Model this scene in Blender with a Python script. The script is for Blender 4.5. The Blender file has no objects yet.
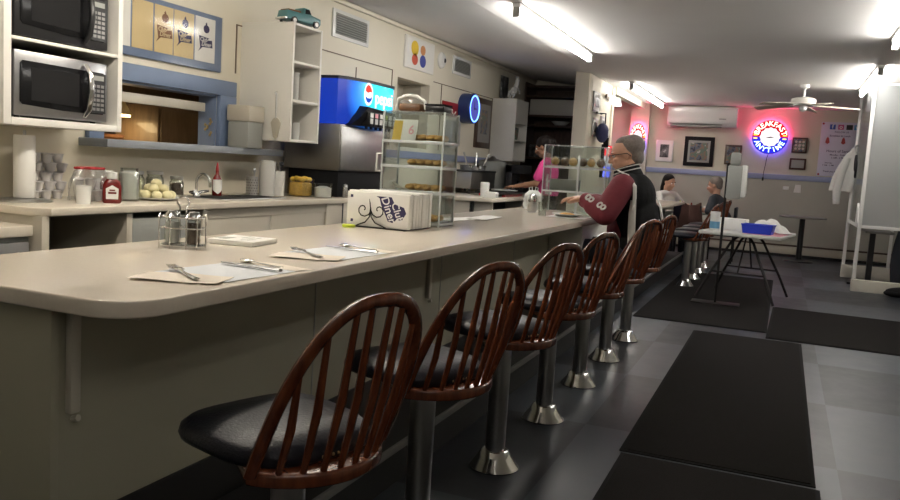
import bpy, bmesh, math, random
from mathutils import Matrix, Vector, Euler
PI = math.pi
random.seed(7)
S = bpy.context.scene
COL = S.collection
R = math.radians

# ------------------------------------------------------------------ materials
def mat(name, col, rough=0.5, metal=0.0, var=0.0, vscale=8.0, bump=0.0, bscale=60.0, spec=0.5, emit=None, es=0.0, coat=0.0):
    m = bpy.data.materials.new(name); m.use_nodes = True
    nt = m.node_tree; b = nt.nodes['Principled BSDF']
    c = (*col, 1.0)
    b.inputs['Base Color'].default_value = c
    b.inputs['Roughness'].default_value = rough
    b.inputs['Metallic'].default_value = metal
    b.inputs['Specular IOR Level'].default_value = spec
    b.inputs['Coat Weight'].default_value = coat
    if emit:
        b.inputs['Emission Color'].default_value = (*emit, 1); b.inputs['Emission Strength'].default_value = es
    tc = nt.nodes.new('ShaderNodeTexCoord')
    if var:
        n = nt.nodes.new('ShaderNodeTexNoise'); n.inputs['Scale'].default_value = vscale; n.inputs['Detail'].default_value = 4
        nt.links.new(tc.outputs['Object'], n.inputs['Vector'])
        r = nt.nodes.new('ShaderNodeMix'); r.data_type = 'RGBA'
        r.inputs['A'].default_value = (*[x*(1-var) for x in col], 1); r.inputs['B'].default_value = (*[min(1, x*(1+var)) for x in col], 1)
        nt.links.new(n.outputs['Fac'], r.inputs['Factor']); nt.links.new(r.outputs['Result'], b.inputs['Base Color'])
    if bump:
        n2 = nt.nodes.new('ShaderNodeTexNoise'); n2.inputs['Scale'].default_value = bscale
        nt.links.new(tc.outputs['Object'], n2.inputs['Vector'])
        bp = nt.nodes.new('ShaderNodeBump'); bp.inputs['Strength'].default_value = bump; bp.inputs['Distance'].default_value = 0.01
        nt.links.new(n2.outputs['Fac'], bp.inputs['Height']); nt.links.new(bp.outputs['Normal'], b.inputs['Normal'])
    return m

def clear(name, tint=(0.95, 0.97, 0.97), refl=0.10, rough=0.03, haze=0.0, k=0.5):
    m = bpy.data.materials.new(name); m.use_nodes = True
    nt = m.node_tree; nt.nodes.clear()
    out = nt.nodes.new('ShaderNodeOutputMaterial')
    tr = nt.nodes.new('ShaderNodeBsdfTransparent'); tr.inputs['Color'].default_value = (*tint, 1)
    gl = nt.nodes.new('ShaderNodeBsdfGlossy'); gl.inputs['Roughness'].default_value = rough
    lw = nt.nodes.new('ShaderNodeLayerWeight'); lw.inputs['Blend'].default_value = 0.25
    ma = nt.nodes.new('ShaderNodeMath'); ma.operation = 'MULTIPLY_ADD'; ma.inputs[1].default_value = k; ma.inputs[2].default_value = refl*0.4
    nt.links.new(lw.outputs['Fresnel'], ma.inputs[0])
    mx = nt.nodes.new('ShaderNodeMixShader'); nt.links.new(ma.outputs[0], mx.inputs[0])
    last = tr
    if haze:
        df = nt.nodes.new('ShaderNodeBsdfDiffuse'); df.inputs['Color'].default_value = (0.8, 0.82, 0.82, 1)
        tl = nt.nodes.new('ShaderNodeBsdfTranslucent'); tl.inputs['Color'].default_value = (0.8, 0.82, 0.82, 1)
        hm = nt.nodes.new('ShaderNodeMixShader'); hm.inputs[0].default_value = 0.5
        nt.links.new(df.outputs[0], hm.inputs[1]); nt.links.new(tl.outputs[0], hm.inputs[2])
        h2 = nt.nodes.new('ShaderNodeMixShader'); h2.inputs[0].default_value = haze
        nt.links.new(tr.outputs[0], h2.inputs[1]); nt.links.new(hm.outputs[0], h2.inputs[2]); last = h2
    nt.links.new(last.outputs[0], mx.inputs[1]); nt.links.new(gl.outputs[0], mx.inputs[2])
    nt.links.new(mx.outputs[0], out.inputs[0])
    return m

def glow(name, col, s):
    m = bpy.data.materials.new(name); m.use_nodes = True
    nt = m.node_tree; nt.nodes.clear()
    out = nt.nodes.new('ShaderNodeOutputMaterial'); e = nt.nodes.new('ShaderNodeEmission')
    e.inputs['Color'].default_value = (*col, 1); e.inputs['Strength'].default_value = s
    nt.links.new(e.outputs[0], out.inputs[0])
    return m

def wood(name, c1, c2, rough=0.35, scale=6.0, axis='Z'):
    m = mat(name, c1, rough, coat=0.25); nt = m.node_tree; b = nt.nodes['Principled BSDF']
    tc = nt.nodes.new('ShaderNodeTexCoord'); mp = nt.nodes.new('ShaderNodeMapping')
    mp.inputs['Scale'].default_value = {'Z': (8, 8, 1), 'Y': (8, 1, 8), 'X': (1, 8, 8)}[axis]
    n = nt.nodes.new('ShaderNodeTexNoise'); n.inputs['Scale'].default_value = scale; n.inputs['Detail'].default_value = 6
    r = nt.nodes.new('ShaderNodeValToRGB')
    r.color_ramp.elements[0].position = 0.35; r.color_ramp.elements[0].color = (*c1, 1)
    r.color_ramp.elements[1].position = 0.68; r.color_ramp.elements[1].color = (*c2, 1)
    nt.links.new(tc.outputs['Object'], mp.inputs['Vector']); nt.links.new(mp.outputs[0], n.inputs['Vector'])
    nt.links.new(n.outputs['Fac'], r.inputs[0]); nt.links.new(r.outputs[0], b.inputs['Base Color'])
    return m

def floor_mat():
    m = mat('vinyl_floor', (0.1, 0.1, 0.1), 0.30); nt = m.node_tree; b = nt.nodes['Principled BSDF']
    tc = nt.nodes.new('ShaderNodeTexCoord'); mp = nt.nodes.new('ShaderNodeMapping')
    mp.inputs['Location'].default_value = (0.83, -4.03, 0.05)
    ck = nt.nodes.new('ShaderNodeTexChecker'); ck.inputs['Scale'].default_value = 1/1.18
    mp.vector_type = 'POINT'
    nt.links.new(tc.outputs['Object'], mp.inputs['Vector']); nt.links.new(mp.outputs[0], ck.inputs['Vector'])
    ck.inputs['Color1'].default_value = (0.056, 0.065, 0.080, 1); ck.inputs['Color2'].default_value = (0.017, 0.020, 0.027, 1)
    n = nt.nodes.new('ShaderNodeTexNoise'); n.inputs['Scale'].default_value = 5; n.inputs['Detail'].default_value = 8; n.inputs['Roughness'].default_value = 0.7
    nt.links.new(tc.outputs['Object'], n.inputs['Vector'])
    mr = nt.nodes.new('ShaderNodeMapRange'); mr.inputs['To Min'].default_value = 0.6; mr.inputs['To Max'].default_value = 1.4
    nt.links.new(n.outputs['Fac'], mr.inputs[0])
    mx = nt.nodes.new('ShaderNodeMix'); mx.data_type = 'RGBA'; mx.blend_type = 'MULTIPLY'; mx.inputs['Factor'].default_value = 1
    nt.links.new(ck.outputs['Color'], mx.inputs['A']); nt.links.new(mr.outputs[0], mx.inputs['B'])
    nt.links.new(mx.outputs['Result'], b.inputs['Base Color'])
    rr = nt.nodes.new('ShaderNodeMapRange'); rr.inputs['To Min'].default_value = 0.28; rr.inputs['To Max'].default_value = 0.5
    nt.links.new(n.outputs['Fac'], rr.inputs[0]); nt.links.new(rr.outputs[0], b.inputs['Roughness'])
    return m

M = {}
M['floor'] = floor_mat()
M['cream'] = mat('cream_wall_paint', (0.75, 0.70, 0.58), 0.6, var=0.04, vscale=3)
M['diningwall'] = mat('tan_wall_paint', (0.60, 0.57, 0.47), 0.55, var=0.04, vscale=2)
M['wains'] = mat('grey_wainscot_panel', (0.44, 0.43, 0.385), 0.25, var=0.06, vscale=2)
M['ceiling'] = mat('ceiling_paint', (0.84, 0.82, 0.80), 0.8, var=0.03, vscale=2)
M['blue'] = mat('slate_blue_paint', (0.17, 0.23, 0.36), 0.45, var=0.06)
M['bluerail'] = mat('pale_blue_rail_paint', (0.29, 0.34, 0.54), 0.45)
M['greyblue'] = mat('grey_blue_sill', (0.24, 0.26, 0.29), 0.45)
M['white'] = mat('white_melamine', (0.80, 0.78, 0.73), 0.4, var=0.02)
M['whitegloss'] = mat('white_plastic', (0.78, 0.78, 0.76), 0.25)
M['paper'] = mat('white_paper', (0.80, 0.79, 0.76), 0.7, var=0.03)
M['beigepaper'] = mat('beige_paper', (0.80, 0.72, 0.62), 0.75, var=0.04)
M['tanpaper'] = mat('parchment_paper', (0.66, 0.52, 0.28), 0.7, var=0.08)
M['bluepaper'] = mat('pale_blue_paper', (0.72, 0.75, 0.79), 0.7)
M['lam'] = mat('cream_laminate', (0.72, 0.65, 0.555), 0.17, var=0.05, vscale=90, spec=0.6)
M['lam2'] = mat('cream_worktop_laminate', (0.68, 0.62, 0.52), 0.25, var=0.04, vscale=60)
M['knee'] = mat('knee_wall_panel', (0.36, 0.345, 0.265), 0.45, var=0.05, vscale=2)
M['panel'] = mat('cream_cabinet_panel', (0.50, 0.46, 0.38), 0.45, var=0.03)
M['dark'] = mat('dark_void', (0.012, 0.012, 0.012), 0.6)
M['black'] = mat('black_plastic', (0.012, 0.012, 0.014), 0.3)
M['blackmatte'] = mat('black_matte', (0.014, 0.014, 0.015), 0.75, spec=0.12)
M['glassblack'] = mat('black_glass', (0.008, 0.008, 0.009), 0.15, spec=0.25)
M['steel'] = mat('brushed_steel', (0.55, 0.55, 0.55), 0.32, 1.0, var=0.1, vscale=20)
M['dsteel'] = mat('dull_steel_panel', (0.30, 0.29, 0.28), 0.35, 1.0, var=0.1, vscale=6)
M['chrome'] = mat('polished_chrome', (0.72, 0.72, 0.72), 0.12, 1.0)
M['column'] = mat('worn_chrome_column', (0.40, 0.40, 0.41), 0.28, 1.0, var=0.15, vscale=12)
M['wood'] = wood('cherry_wood', (0.085, 0.021, 0.009), (0.155, 0.043, 0.016), 0.26)
M['darkwood'] = wood('dark_wood', (0.050, 0.028, 0.018), (0.095, 0.055, 0.036), 0.45)
M['brownwood'] = wood('brown_wood', (0.115, 0.075, 0.045), (0.16, 0.105, 0.062), 0.5)
M['vinyl'] = mat('navy_black_vinyl', (0.009, 0.010, 0.016), 0.38, bump=0.15, bscale=120, spec=0.22)
M['nail'] = mat('brass_nailheads', (0.6, 0.5, 0.3), 0.3, 1.0)
M['matrug'] = mat('black_ribbed_mat', (0.017, 0.0155, 0.015), 0.9, var=0.4, vscale=150, bump=0.5, bscale=300, spec=0.05)
M['rubber'] = mat('black_rubber', (0.014, 0.014, 0.014), 0.9, spec=0.1)
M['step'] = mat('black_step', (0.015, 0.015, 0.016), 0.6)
M['stepedge'] = mat('pale_step_edge', (0.22, 0.22, 0.22), 0.4)  # lighter grey for the nosing strip of the black step
M['acrylic'] = clear('clear_acrylic', (0.93, 0.96, 0.95), 0.12)
M['acryledge'] = mat('acrylic_edge', (0.50, 0.53, 0.53), 0.2)
M['glass'] = clear('jar_glass', (0.93, 0.95, 0.93), 0.15)
M['film'] = clear('dull_cover_film', (0.97, 0.97, 0.97), 0.0, 0.10, k=0.035)
M['wrap'] = clear('plastic_wrap', (0.95, 0.95, 0.95), 0.2, 0.12, haze=0.14, k=0.3)
M['frost'] = clear('frosted_plexiglass', (0.80, 0.82, 0.83), 0.1, 0.25, haze=0.62)
M['plexi'] = clear('scratched_plexiglass', (0.88, 0.9, 0.9), 0.1, 0.12, haze=0.12, k=0.25)
M['tube'] = glow('fluorescent_tube', (1.0, 0.96, 0.90), 12.0)
M['tuben'] = glow('fluorescent_tube_near', (1.0, 0.96, 0.90), 4.2)
M['tubed'] = glow('fluorescent_tube_dining', (1.0, 0.96, 0.90), 6.5)
M['tubek'] = glow('fluorescent_tube_kitchen', (1.0, 0.92, 0.79), 15.0)
M['warmk'] = glow('warm_kitchen_tube', (1.0, 0.76, 0.45), 2.6)
M['warm'] = glow('warm_lamp', (1.0, 0.72, 0.35), 5.0)
M['skin'] = mat('skin', (0.52, 0.29, 0.20), 0.5, var=0.08, vscale=20)
M['skind'] = mat('tan_skin', (0.30, 0.15, 0.09), 0.5)
M['hairg'] = mat('grey_brown_hair', (0.20, 0.17, 0.15), 0.7, var=0.4, vscale=60, bump=0.6, bscale=150)
M['hair'] = mat('dark_hair', (0.010, 0.007, 0.006), 0.6, bump=0.5, bscale=120, spec=0.15)
M['maroon'] = mat('maroon_wool', (0.15, 0.014, 0.026), 0.75, var=0.15, vscale=25, bump=0.2, bscale=80)
M['jblack'] = mat('black_wool', (0.009, 0.009, 0.010), 0.8, bump=0.2, bscale=60, spec=0.15)
M['jwhite'] = mat('white_leather', (0.62, 0.60, 0.57), 0.5)
M['denim'] = mat('dark_denim', (0.02, 0.025, 0.04), 0.8)
M['pink'] = mat('hot_pink_cotton', (0.72, 0.06, 0.27), 0.8, bump=0.2, bscale=20)
M['shirt'] = mat('charcoal_shirt', (0.03, 0.035, 0.045), 0.8)
M['wshirt'] = mat('white_shirt', (0.55, 0.54, 0.52), 0.8)
M['brown'] = mat('brown_coat', (0.075, 0.03, 0.022), 0.8, bump=0.4, bscale=20)
M['red'] = mat('red_plastic', (0.35, 0.015, 0.02), 0.35)
M['ketchup'] = mat('ketchup_red', (0.16, 0.012, 0.010), 0.25)
M['teal'] = mat('teal_enamel', (0.08, 0.22, 0.24), 0.3)
M['bluebin'] = mat('blue_basket', (0.02, 0.05, 0.55), 0.4)
M['pinkpaper'] = mat('pink_paper', (0.80, 0.36, 0.42), 0.7)
M['yellow'] = mat('lemon_yellow', (0.75, 0.50, 0.06), 0.45)
M['butter'] = mat('butter', (0.72, 0.66, 0.40), 0.5)
M['lime'] = mat('lime_plastic', (0.45, 0.55, 0.03), 0.5)
M['pastry'] = mat('baked_crust', (0.78, 0.43, 0.13), 0.6, var=0.35, vscale=40, bump=0.5, bscale=60)
M['bread'] = mat('brown_cake', (0.20, 0.09, 0.04), 0.7, var=0.3, vscale=30)
M['ink'] = mat('dark_navy_ink', (0.03, 0.025, 0.09), 0.7)
M['inkb'] = mat('black_ink', (0.03, 0.028, 0.028), 0.7)
M['inkw'] = mat('white_ink', (0.8, 0.8, 0.8), 0.7)
M['iron'] = mat('black_wrought_iron', (0.02, 0.018, 0.018), 0.45, 0.6)
M['salt'] = mat('salt', (0.8, 0.8, 0.78), 0.8)
M['pepper'] = mat('pepper', (0.09, 0.06, 0.045), 0.9)
M['photo'] = mat('photo_print', (0.09, 0.085, 0.085), 0.35, var=0.9, vscale=14)
M['photo2'] = mat('colour_print', (0.16, 0.16, 0.19), 0.35, var=0.9, vscale=11)
def print_mat(name, cols, scale):
    m = mat(name, cols[0], 0.35); nt = m.node_tree; b = nt.nodes['Principled BSDF']
    tc = nt.nodes.new('ShaderNodeTexCoord'); n = nt.nodes.new('ShaderNodeTexNoise'); n.inputs['Scale'].default_value = scale; n.inputs['Detail'].default_value = 2.5
    r = nt.nodes.new('ShaderNodeValToRGB'); r.color_ramp.interpolation = 'CONSTANT'
    r.color_ramp.elements[0].color = (*cols[0], 1); r.color_ramp.elements[1].color = (*cols[-1], 1); r.color_ramp.elements[1].position = 0.62
    for i, c in enumerate(cols[1:-1]):
        e = r.color_ramp.elements.new(0.40+0.2*i/max(1, len(cols)-2)); e.color = (*c, 1)
    nt.links.new(tc.outputs['Object'], n.inputs['Vector']); nt.links.new(n.outputs['Fac'], r.inputs[0]); nt.links.new(r.outputs[0], b.inputs['Base Color'])
    return m
M['photo'] = print_mat('mono_photo_print', [(0.02, 0.02, 0.02), (0.07, 0.07, 0.07), (0.16, 0.16, 0.16), (0.42, 0.42, 0.41)], 9)
M['photo2'] = print_mat('colour_picture_print', [(0.03, 0.03, 0.05), (0.10, 0.12, 0.16), (0.22, 0.15, 0.11), (0.12, 0.17, 0.13), (0.42, 0.38, 0.36)], 8)
M['clockblue'] = mat('clock_navy_case', (0.02, 0.05, 0.20), 0.3)
M['hazyacrylic'] = clear('hazy_acrylic_sheet', (0.94, 0.96, 0.96), 0.2, 0.08, haze=0.16)
M['heater'] = mat('heater_enamel', (0.50, 0.47, 0.40), 0.4)
M['pbox'] = mat('painted_wood_base', (0.56, 0.53, 0.46), 0.5, var=0.05)
M['ptop'] = mat('partition_frame', (0.80, 0.79, 0.77), 0.35)
M['tabletop'] = mat('table_laminate_grey', (0.22, 0.21, 0.20), 0.3)
M['foldtop'] = mat('folding_table_plastic', (0.60, 0.59, 0.56), 0.4)
M['screen'] = mat('dispenser_grey', (0.30, 0.31, 0.29), 0.4)
M['cup'] = mat('milky_plastic', (0.60, 0.60, 0.58), 0.4)
M['pod'] = mat('creamer_cups', (0.62, 0.60, 0.60), 0.4)
M['podd'] = mat('creamer_lids_grey', (0.33, 0.32, 0.34), 0.45)

# ------------------------------------------------------------------ mesh builder
FL = Matrix(((0, 0, 1, 0), (1, 0, 0, 0), (0, 1, 0, 0), (0, 0, 0, 1)))     # drawings on the left wall: local x -> +y, y -> +z, z -> +x
FW = Matrix(((1, 0, 0, 0), (0, 0, -1, 0), (0, 1, 0, 0), (0, 0, 0, 1)))    # drawings facing -y
I4 = Matrix.Identity(4)
def TR(x, y, z): return Matrix.Translation((x, y, z))

class MB:
    def __init__(s, m=None): s.bm = bmesh.new(); s.M = m or I4.copy()
    def _add(s, verts):
        for v in verts: v.co = s.M @ v.co
        return s
    def box(s, x0, x1, y0, y1, z0, z1, bev=0.0, seg=2):
        t = bmesh.new()
        bmesh.ops.create_cube(t, size=1)
        for v in t.verts:
            v.co = Vector(((x0+x1)/2 + v.co.x*(x1-x0), (y0+y1)/2 + v.co.y*(y1-y0), (z0+z1)/2 + v.co.z*(z1-z0)))
        if bev: bmesh.ops.bevel(t, geom=t.edges[:], offset=bev, segments=seg, affect='EDGES', profile=0.5)
        return s._merge(t)
    def _merge(s, t):
        for v in t.verts: v.co = s.M @ v.co
        if s.M.determinant() < 0: bmesh.ops.reverse_faces(t, faces=t.faces[:])
        me = bpy.data.meshes.new('t'); t.to_mesh(me); t.free(); s.bm.from_mesh(me); bpy.data.meshes.remove(me)
        return s
    def loft(s, rings, cap=True, closed=False):
        t = bmesh.new(); rs = [[t.verts.new(p) for p in r] for r in rings]
        n = len(rs[0]); k = len(rs)
        for i in range(k if closed else k-1):
            a, b = rs[i], rs[(i+1) % k]
            for j in range(n):
                try: t.faces.new((a[j], a[(j+1) % n], b[(j+1) % n], b[j]))
                except ValueError: pass
        if cap and not closed:
            t.faces.new(rs[0][::-1]); t.faces.new(rs[-1])
        bmesh.ops.recalc_face_normals(t, faces=t.faces[:])
        return s._merge(t)
    def cyl(s, p0, p1, r0, r1=None, n=16):
        p0, p1 = Vector(p0), Vector(p1); r1 = r0 if r1 is None else r1
        q = (p1-p0).to_track_quat('Z', 'Y')
        c = [q @ Vector((math.cos(2*PI*i/n), math.sin(2*PI*i/n), 0)) for i in range(n)]
        return s.loft([[p0+d*r0 for d in c], [p1+d*r1 for d in c]])
    def lathe(s, prof, n=24, at=(0, 0, 0)):
        at = Vector(at)
        return s.loft([[at+Vector((max(r, 1e-4)*math.cos(2*PI*i/n), max(r, 1e-4)*math.sin(2*PI*i/n), z)) for i in range(n)] for r, z in prof])
    def tube(s, pts, r, n=8, closed=False, flat=1.0):
        P = [Vector(p) for p in pts]; rings = []; k = len(P); prev = None
        for i, p in enumerate(P):
            if closed: d = P[(i+1) % k]-P[i-1]
            else: d = P[min(i+1, k-1)]-P[max(i-1, 0)]
            d.normalize()
            if prev is None:
                u = d.cross(Vector((0, 0, 1)))
                if u.length < 1e-3: u = d.cross(Vector((1, 0, 0)))
            else: u = prev-d*prev.dot(d)
            u.normalize(); prev = u; v = d.cross(u)
            ri = r[i] if isinstance(r, (list, tuple)) else r
            rings.append([p+u*ri*math.cos(2*PI*j/n)+v*ri*flat*math.sin(2*PI*j/n) for j in range(n)])
        return s.loft(rings, closed=closed)
    def prism(s, poly, z0, z1, bev=0.0):
        t = bmesh.new()
        lo = [t.verts.new((x, y, z0)) for x, y in poly]; hi = [t.verts.new((x, y, z1)) for x, y in poly]
        n = len(poly); t.faces.new(lo[::-1]); t.faces.new(hi)
        for i in range(n): t.faces.new((lo[i], lo[(i+1) % n], hi[(i+1) % n], hi[i]))
        bmesh.ops.recalc_face_normals(t, faces=t.faces[:])
        if bev:
            es = [e for e in t.edges if abs(e.verts[0].co.z-e.verts[1].co.z) < 1e-6]
            bmesh.ops.bevel(t, geom=es, offset=bev, segments=3, affect='EDGES', profile=0.5)
        return s._merge(t)
    def sph(s, c, r, u=16, v=10, rot=None):
        if not isinstance(r, (list, tuple)): r = (r, r, r)
        t = bmesh.new(); bmesh.ops.create_uvsphere(t, u_segments=u, v_segments=v, radius=1)
        for w in t.verts:
            q = Vector((w.co.x*r[0], w.co.y*r[1], w.co.z*r[2]))
            if rot: q = rot @ q
            w.co = q+Vector(c)
        return s._merge(t)
    def grid(s, f, nu, nv, thick=0.0):
        t = bmesh.new(); V = [[t.verts.new(f(i/nu, j/nv)) for j in range(nv+1)] for i in range(nu+1)]
        for i in range(nu):
            for j in range(nv): t.faces.new((V[i][j], V[i+1][j], V[i+1][j+1], V[i][j+1]))
        if thick:
            bmesh.ops.recalc_face_normals(t, faces=t.faces[:])
            bmesh.ops.solidify(t, geom=t.faces[:], thickness=thick)
        return s._merge(t)
    def text(s, st, size, at, depth=0.001, rot=0.0, shear=0.0, align='CENTER'):
        cu = bpy.data.curves.new('t', 'FONT'); cu.body = st; cu.size = size; cu.extrude = depth; cu.align_x = align; cu.align_y = 'CENTER'; cu.shear = shear; cu.resolution_u = 3
        cu.offset = size*0.012
        o = bpy.data.objects.new('t', cu)
        me = bpy.data.meshes.new_from_object(o)
        me.transform(Matrix.Translation(at) @ Matrix.Rotation(rot, 4, 'Z'))
        t = bmesh.new(); t.from_mesh(me); bpy.data.objects.remove(o); bpy.data.curves.remove(cu); bpy.data.meshes.remove(me)
        return s._merge(t)
    def build(s, name, m, parent=None, loc=None, ang=40, flat=False):
        me = bpy.data.meshes.new(name); s.bm.to_mesh(me); s.bm.free()
        me.materials.append(M[m] if isinstance(m, str) else m)
        if not flat:
            me.shade_smooth(); me.set_sharp_from_angle(angle=R(ang))
        o = bpy.data.objects.new(name, me); COL.objects.link(o)
        if parent: o.parent = parent
        if loc: o.location = loc
        return o

def tag(o, label=None, cat=None, group=None, kind=None):
    for k, v in (('label', label), ('category', cat), ('group', group), ('kind', kind)):
        if v: o[k] = v
    return o
def thing(name, loc, label, cat, rz=0.0, group=None):
    o = bpy.data.objects.new(name, None); COL.objects.link(o); o.empty_display_size = 0.1
    o.location = loc; o.rotation_euler = (0, 0, rz)
    return tag(o, label, cat, group)
def struct(name, mb, m, parent=None, **k):
    o = mb.build(name, m, parent, **k)
    if parent is None: o['kind'] = 'structure'
    return o
def dup(o, loc=None, rz=None, label=None, group=None, parent=None):
    c = o.copy(); COL.objects.link(c)
    if parent: c.parent = parent
    if loc is not None: c.location = loc
    if rz is not None: c.rotation_euler = (0, 0, rz)
    if label: c['label'] = label
    if group: c['group'] = group
    for ch in list(o.children): dup(ch, parent=c)
    return c
def arc_text(mb, st, rad, a0, a1, size, up=True, ry=1.0, z=0.0, depth=0.004):
    n = len(st)
    for i, ch in enumerate(st):
        a = a0+(a1-a0)*(i/(n-1))
        p = Vector((rad*math.cos(a), rad*ry*math.sin(a), z))
        mb.text(ch, size, p, depth, rot=(a-PI/2 if up else a+PI/2))
def disc(r, n=32, ry=1.0, c=(0, 0)): return [(c[0]+r*math.cos(2*PI*i/n), c[1]+r*ry*math.sin(2*PI*i/n)) for i in range(n)]

# ------------------------------------------------------------------ the room
struct('floor', MB().box(-6.8, 3.4, -2.2, 16.2, -0.05, 0.0), 'floor')
mb = MB()
prof = [(-6.8, 2.83), (-4.1, 2.80), (-2.5, 2.625), (3.4, 2.60), (3.4, 2.7), (-2.5, 2.72), (-4.1, 2.9), (-6.8, 2.93)]
mb.loft([[(x, -2.2, z) for x, z in prof], [(x, 16.2, z) for x, z in prof]])
struct('ceiling', mb, 'ceiling', ang=2)
# left wall with the serving hatch and a shallow niche
mb = MB(); X0, X1 = -4.22, -4.1
HY0, HY1, HZ0, HZ1 = 3.95, 5.09, 1.30, 1.71
NY0, NY1, NZ0, NZ1 = 8.17, 9.05, 1.45, 2.22
mb.box(X0, X1, -2.2, HY0, 0, 2.82).box(X0, X1, HY0, HY1, 0, HZ0).box(X0, X1, HY0, HY1, HZ1, 2.82)
mb.box(X0, X1, HY1, NY0, 0, 2.82).box(X0, X1, NY0, NY1, 0, NZ0).box(X0, X1, NY0, NY1, NZ1, 2.82).box(X0, X1, NY1, 13.6, 0, 2.82)
struct('wall_left', mb, 'cream', ang=2)
struct('wall_far', MB().box(-3.6, 3.4, 15.6, 15.75, 0, 2.75), 'diningwall')
struct('wall_right', MB().box(3.2, 3.35, -2.2, 15.7, 0, 2.7), 'diningwall')
struct('wall_near', MB().box(-6.8, 3.4, -2.35, -2.2, 0, 2.85), 'diningwall')
struct('wall_back', MB().box(-4.1, -2.82, 13.45, 13.6, 0, 2.85), 'cream')
struct('wall_kitchen', MB().box(-6.7, -6.6, 1.5, 8, 0, 2.9).box(-6.7, -4.22, 1.4, 1.5, 0, 2.9).box(-6.7, -4.22, 8, 8.1, 0, 2.9), 'brownwood', ang=2)
mb = MB().box(-2.78, -2.6, 11.2, 12.6, 0, 2.66).box(-2.83, -2.79, 12.5, 13.6, 0, 2.66)
struct('wall_dining', mb, 'cream')
struct('wall_recess', MB().box(-3.45, -3.3, 13.6, 15.6, 0, 2.75), 'diningwall')
struct('pillar', MB().box(-2.80, -2.60, 11.02, 11.2, 0, 2.67, 0.012), 'cream')
struct('trim_1', MB().box(-2.62, -2.57, 12.55, 12.66, 0, 2.62), 'cream')
struct('trim_2', MB().box(-2.66, -2.54, 12.66, 15.6, 2.52, 2.64), 'cream')
struct('pier', MB().box(-2.80, -2.46, 15.42, 15.6, 0, 2.64), 'diningwall')
# far wall wainscot, rail and heater
struct('trim_3', MB().box(-2.46, 3.2, 15.575, 15.6, 0, 1.36), 'wains')
struct('trim_4', MB().box(-3.3, 3.2, 15.55, 15.6, 1.36, 1.455, 0.008), 'bluerail')
mb = MB().box(-2.4, 3.1, 15.50, 15.57, 0.05, 0.19, 0.01)
bh = tag(thing('baseboard_heater', (0, 0, 0), 'long cream baseboard heater along the foot of the far wall', 'heater'))
mb.build('heater_cover', 'heater', bh)
MB().box(-2.4, 3.1, 15.49, 15.58, 0.19, 0.215).build('vent_slot', 'darkwood', bh)
MB().box(-2.4, 3.1, 15.515, 15.58, 0.0, 0.05).build('toe_gap', 'dark', bh)
# left wall: rail, crown and panel seams
struct('trim_5', MB().box(-4.1, -4.075, 7.2, 11.3, 1.32, 1.405, 0.006), 'bluerail')
struct('trim_6', MB().box(-4.1, -4.06, -2, 13.4, 2.745, 2.79, 0.015), 'cream')
mb = MB()
for y0, y1 in ((5.3, 8.02), (9.15, 11.3)): mb.box(-4.1, -4.094, y0, y1, 2.272, 2.281)
for y, z0, z1 in ((8.02, 1.45, 2.281), (5.3, 1.9, 2.281), (7.22, 2.0, 2.20), (9.4, 1.45, 2.28), (9.98, 1.45, 2.1), (11.3, 1.4, 2.28)): mb.box(-4.1, -4.094, y, y+0.012, z0, z1)
struct('trim_7', mb, 'brownwood')
# hatch frame, jamb, shelf
mb = MB().box(-4.1, -4.06, 3.85, 5.285, HZ1, 1.825, 0.006).box(-4.1, -4.06, HY1, 5.285, 1.32, HZ1, 0.004).box(-4.1, -4.06, 3.83, HY0, 1.32, HZ1, 0.004)
mb.box(-4.26, -4.1, HY1-0.012, HY1, HZ0, HZ1).box(-4.26, -4.1, HY0, HY1, HZ1-0.015, HZ1)
w1 = struct('window_1', mb, 'blue')
MB().box(-4.24, -3.86, 3.78, 5.66, 1.268, 1.32, 0.008).build('window_sill', 'greyblue', w1)
MB().box(-4.17, -4.13, HY0, 5.0, 1.575, 1.64, 0.004).build('window_rail', 'heater', w1)
mb = MB(TR(0, 0, 0))
for k in range(9):
    a = k*0.9; mb.sph((-4.16+0.03*math.cos(a), 5.073, 1.42+0.012*k-0.03*math.sin(a*2)), (0.012, 0.003, 0.012), 8, 6)
mb.build('gold_sticker', 'nail', w1)
# kitchen seen through the hatch
t = thing('kitchen_cabinet', (-4.85, 5.35, 0), 'brown wooden cabinet standing in the kitchen behind the serving hatch', 'cabinet')
MB().box(-0.25, 0.2, -0.28, 0.42, 0, 1.62, 0.01).build('cabinet_body', 'brownwood', t)
MB().box(0.2, 0.215, -0.26, 0.18, 0.1, 1.585, 0.004).build('cabinet_door', 'brownwood', t)
MB().box(0.2, 0.235, 0.20, 0.23, 0.1, 1.585, 0.004).build('hinge_post', 'darkwood', t)
t = thing('heat_lamp', (-4.9, 4.75, 1.5), 'glowing cream heat lamp hood hanging in the kitchen beyond the hatch', 'lamp')
MB().loft([[(-0.12, -0.1, 0.02), (0.12, -0.1, 0.02), (0.12, 0.18, 0.02), (-0.12, 0.18, 0.02)], [(-0.08, -0.06, 0.12), (0.08, -0.06, 0.12), (0.08, 0.14, 0.12), (-0.08, 0.14, 0.12)]]).build('lamp_hood', 'tanpaper', t)
MB().box(-0.11, 0.11, -0.09, 0.17, 0.005, 0.018).build('lamp_panel', 'warm', t)
MB().cyl((0, 0.04, 0.12), (0, 0.04, 1.32), 0.008).build('lamp_cord', 'black', t)
mb = MB(); mb.lathe([(0.0, 0), (0.07, 0.0), (0.1, 0.03), (0.1, 0.05), (0.0, 0.05)], 20)
MBr = mb.build('orange_bowl', mat('orange_glaze', (0.55, 0.2, 0.05), 0.4), None, loc=(-4.33, 4.25, 1.305)); tag(MBr, 'small orange bowl sitting inside the serving hatch', 'bowl')
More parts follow.
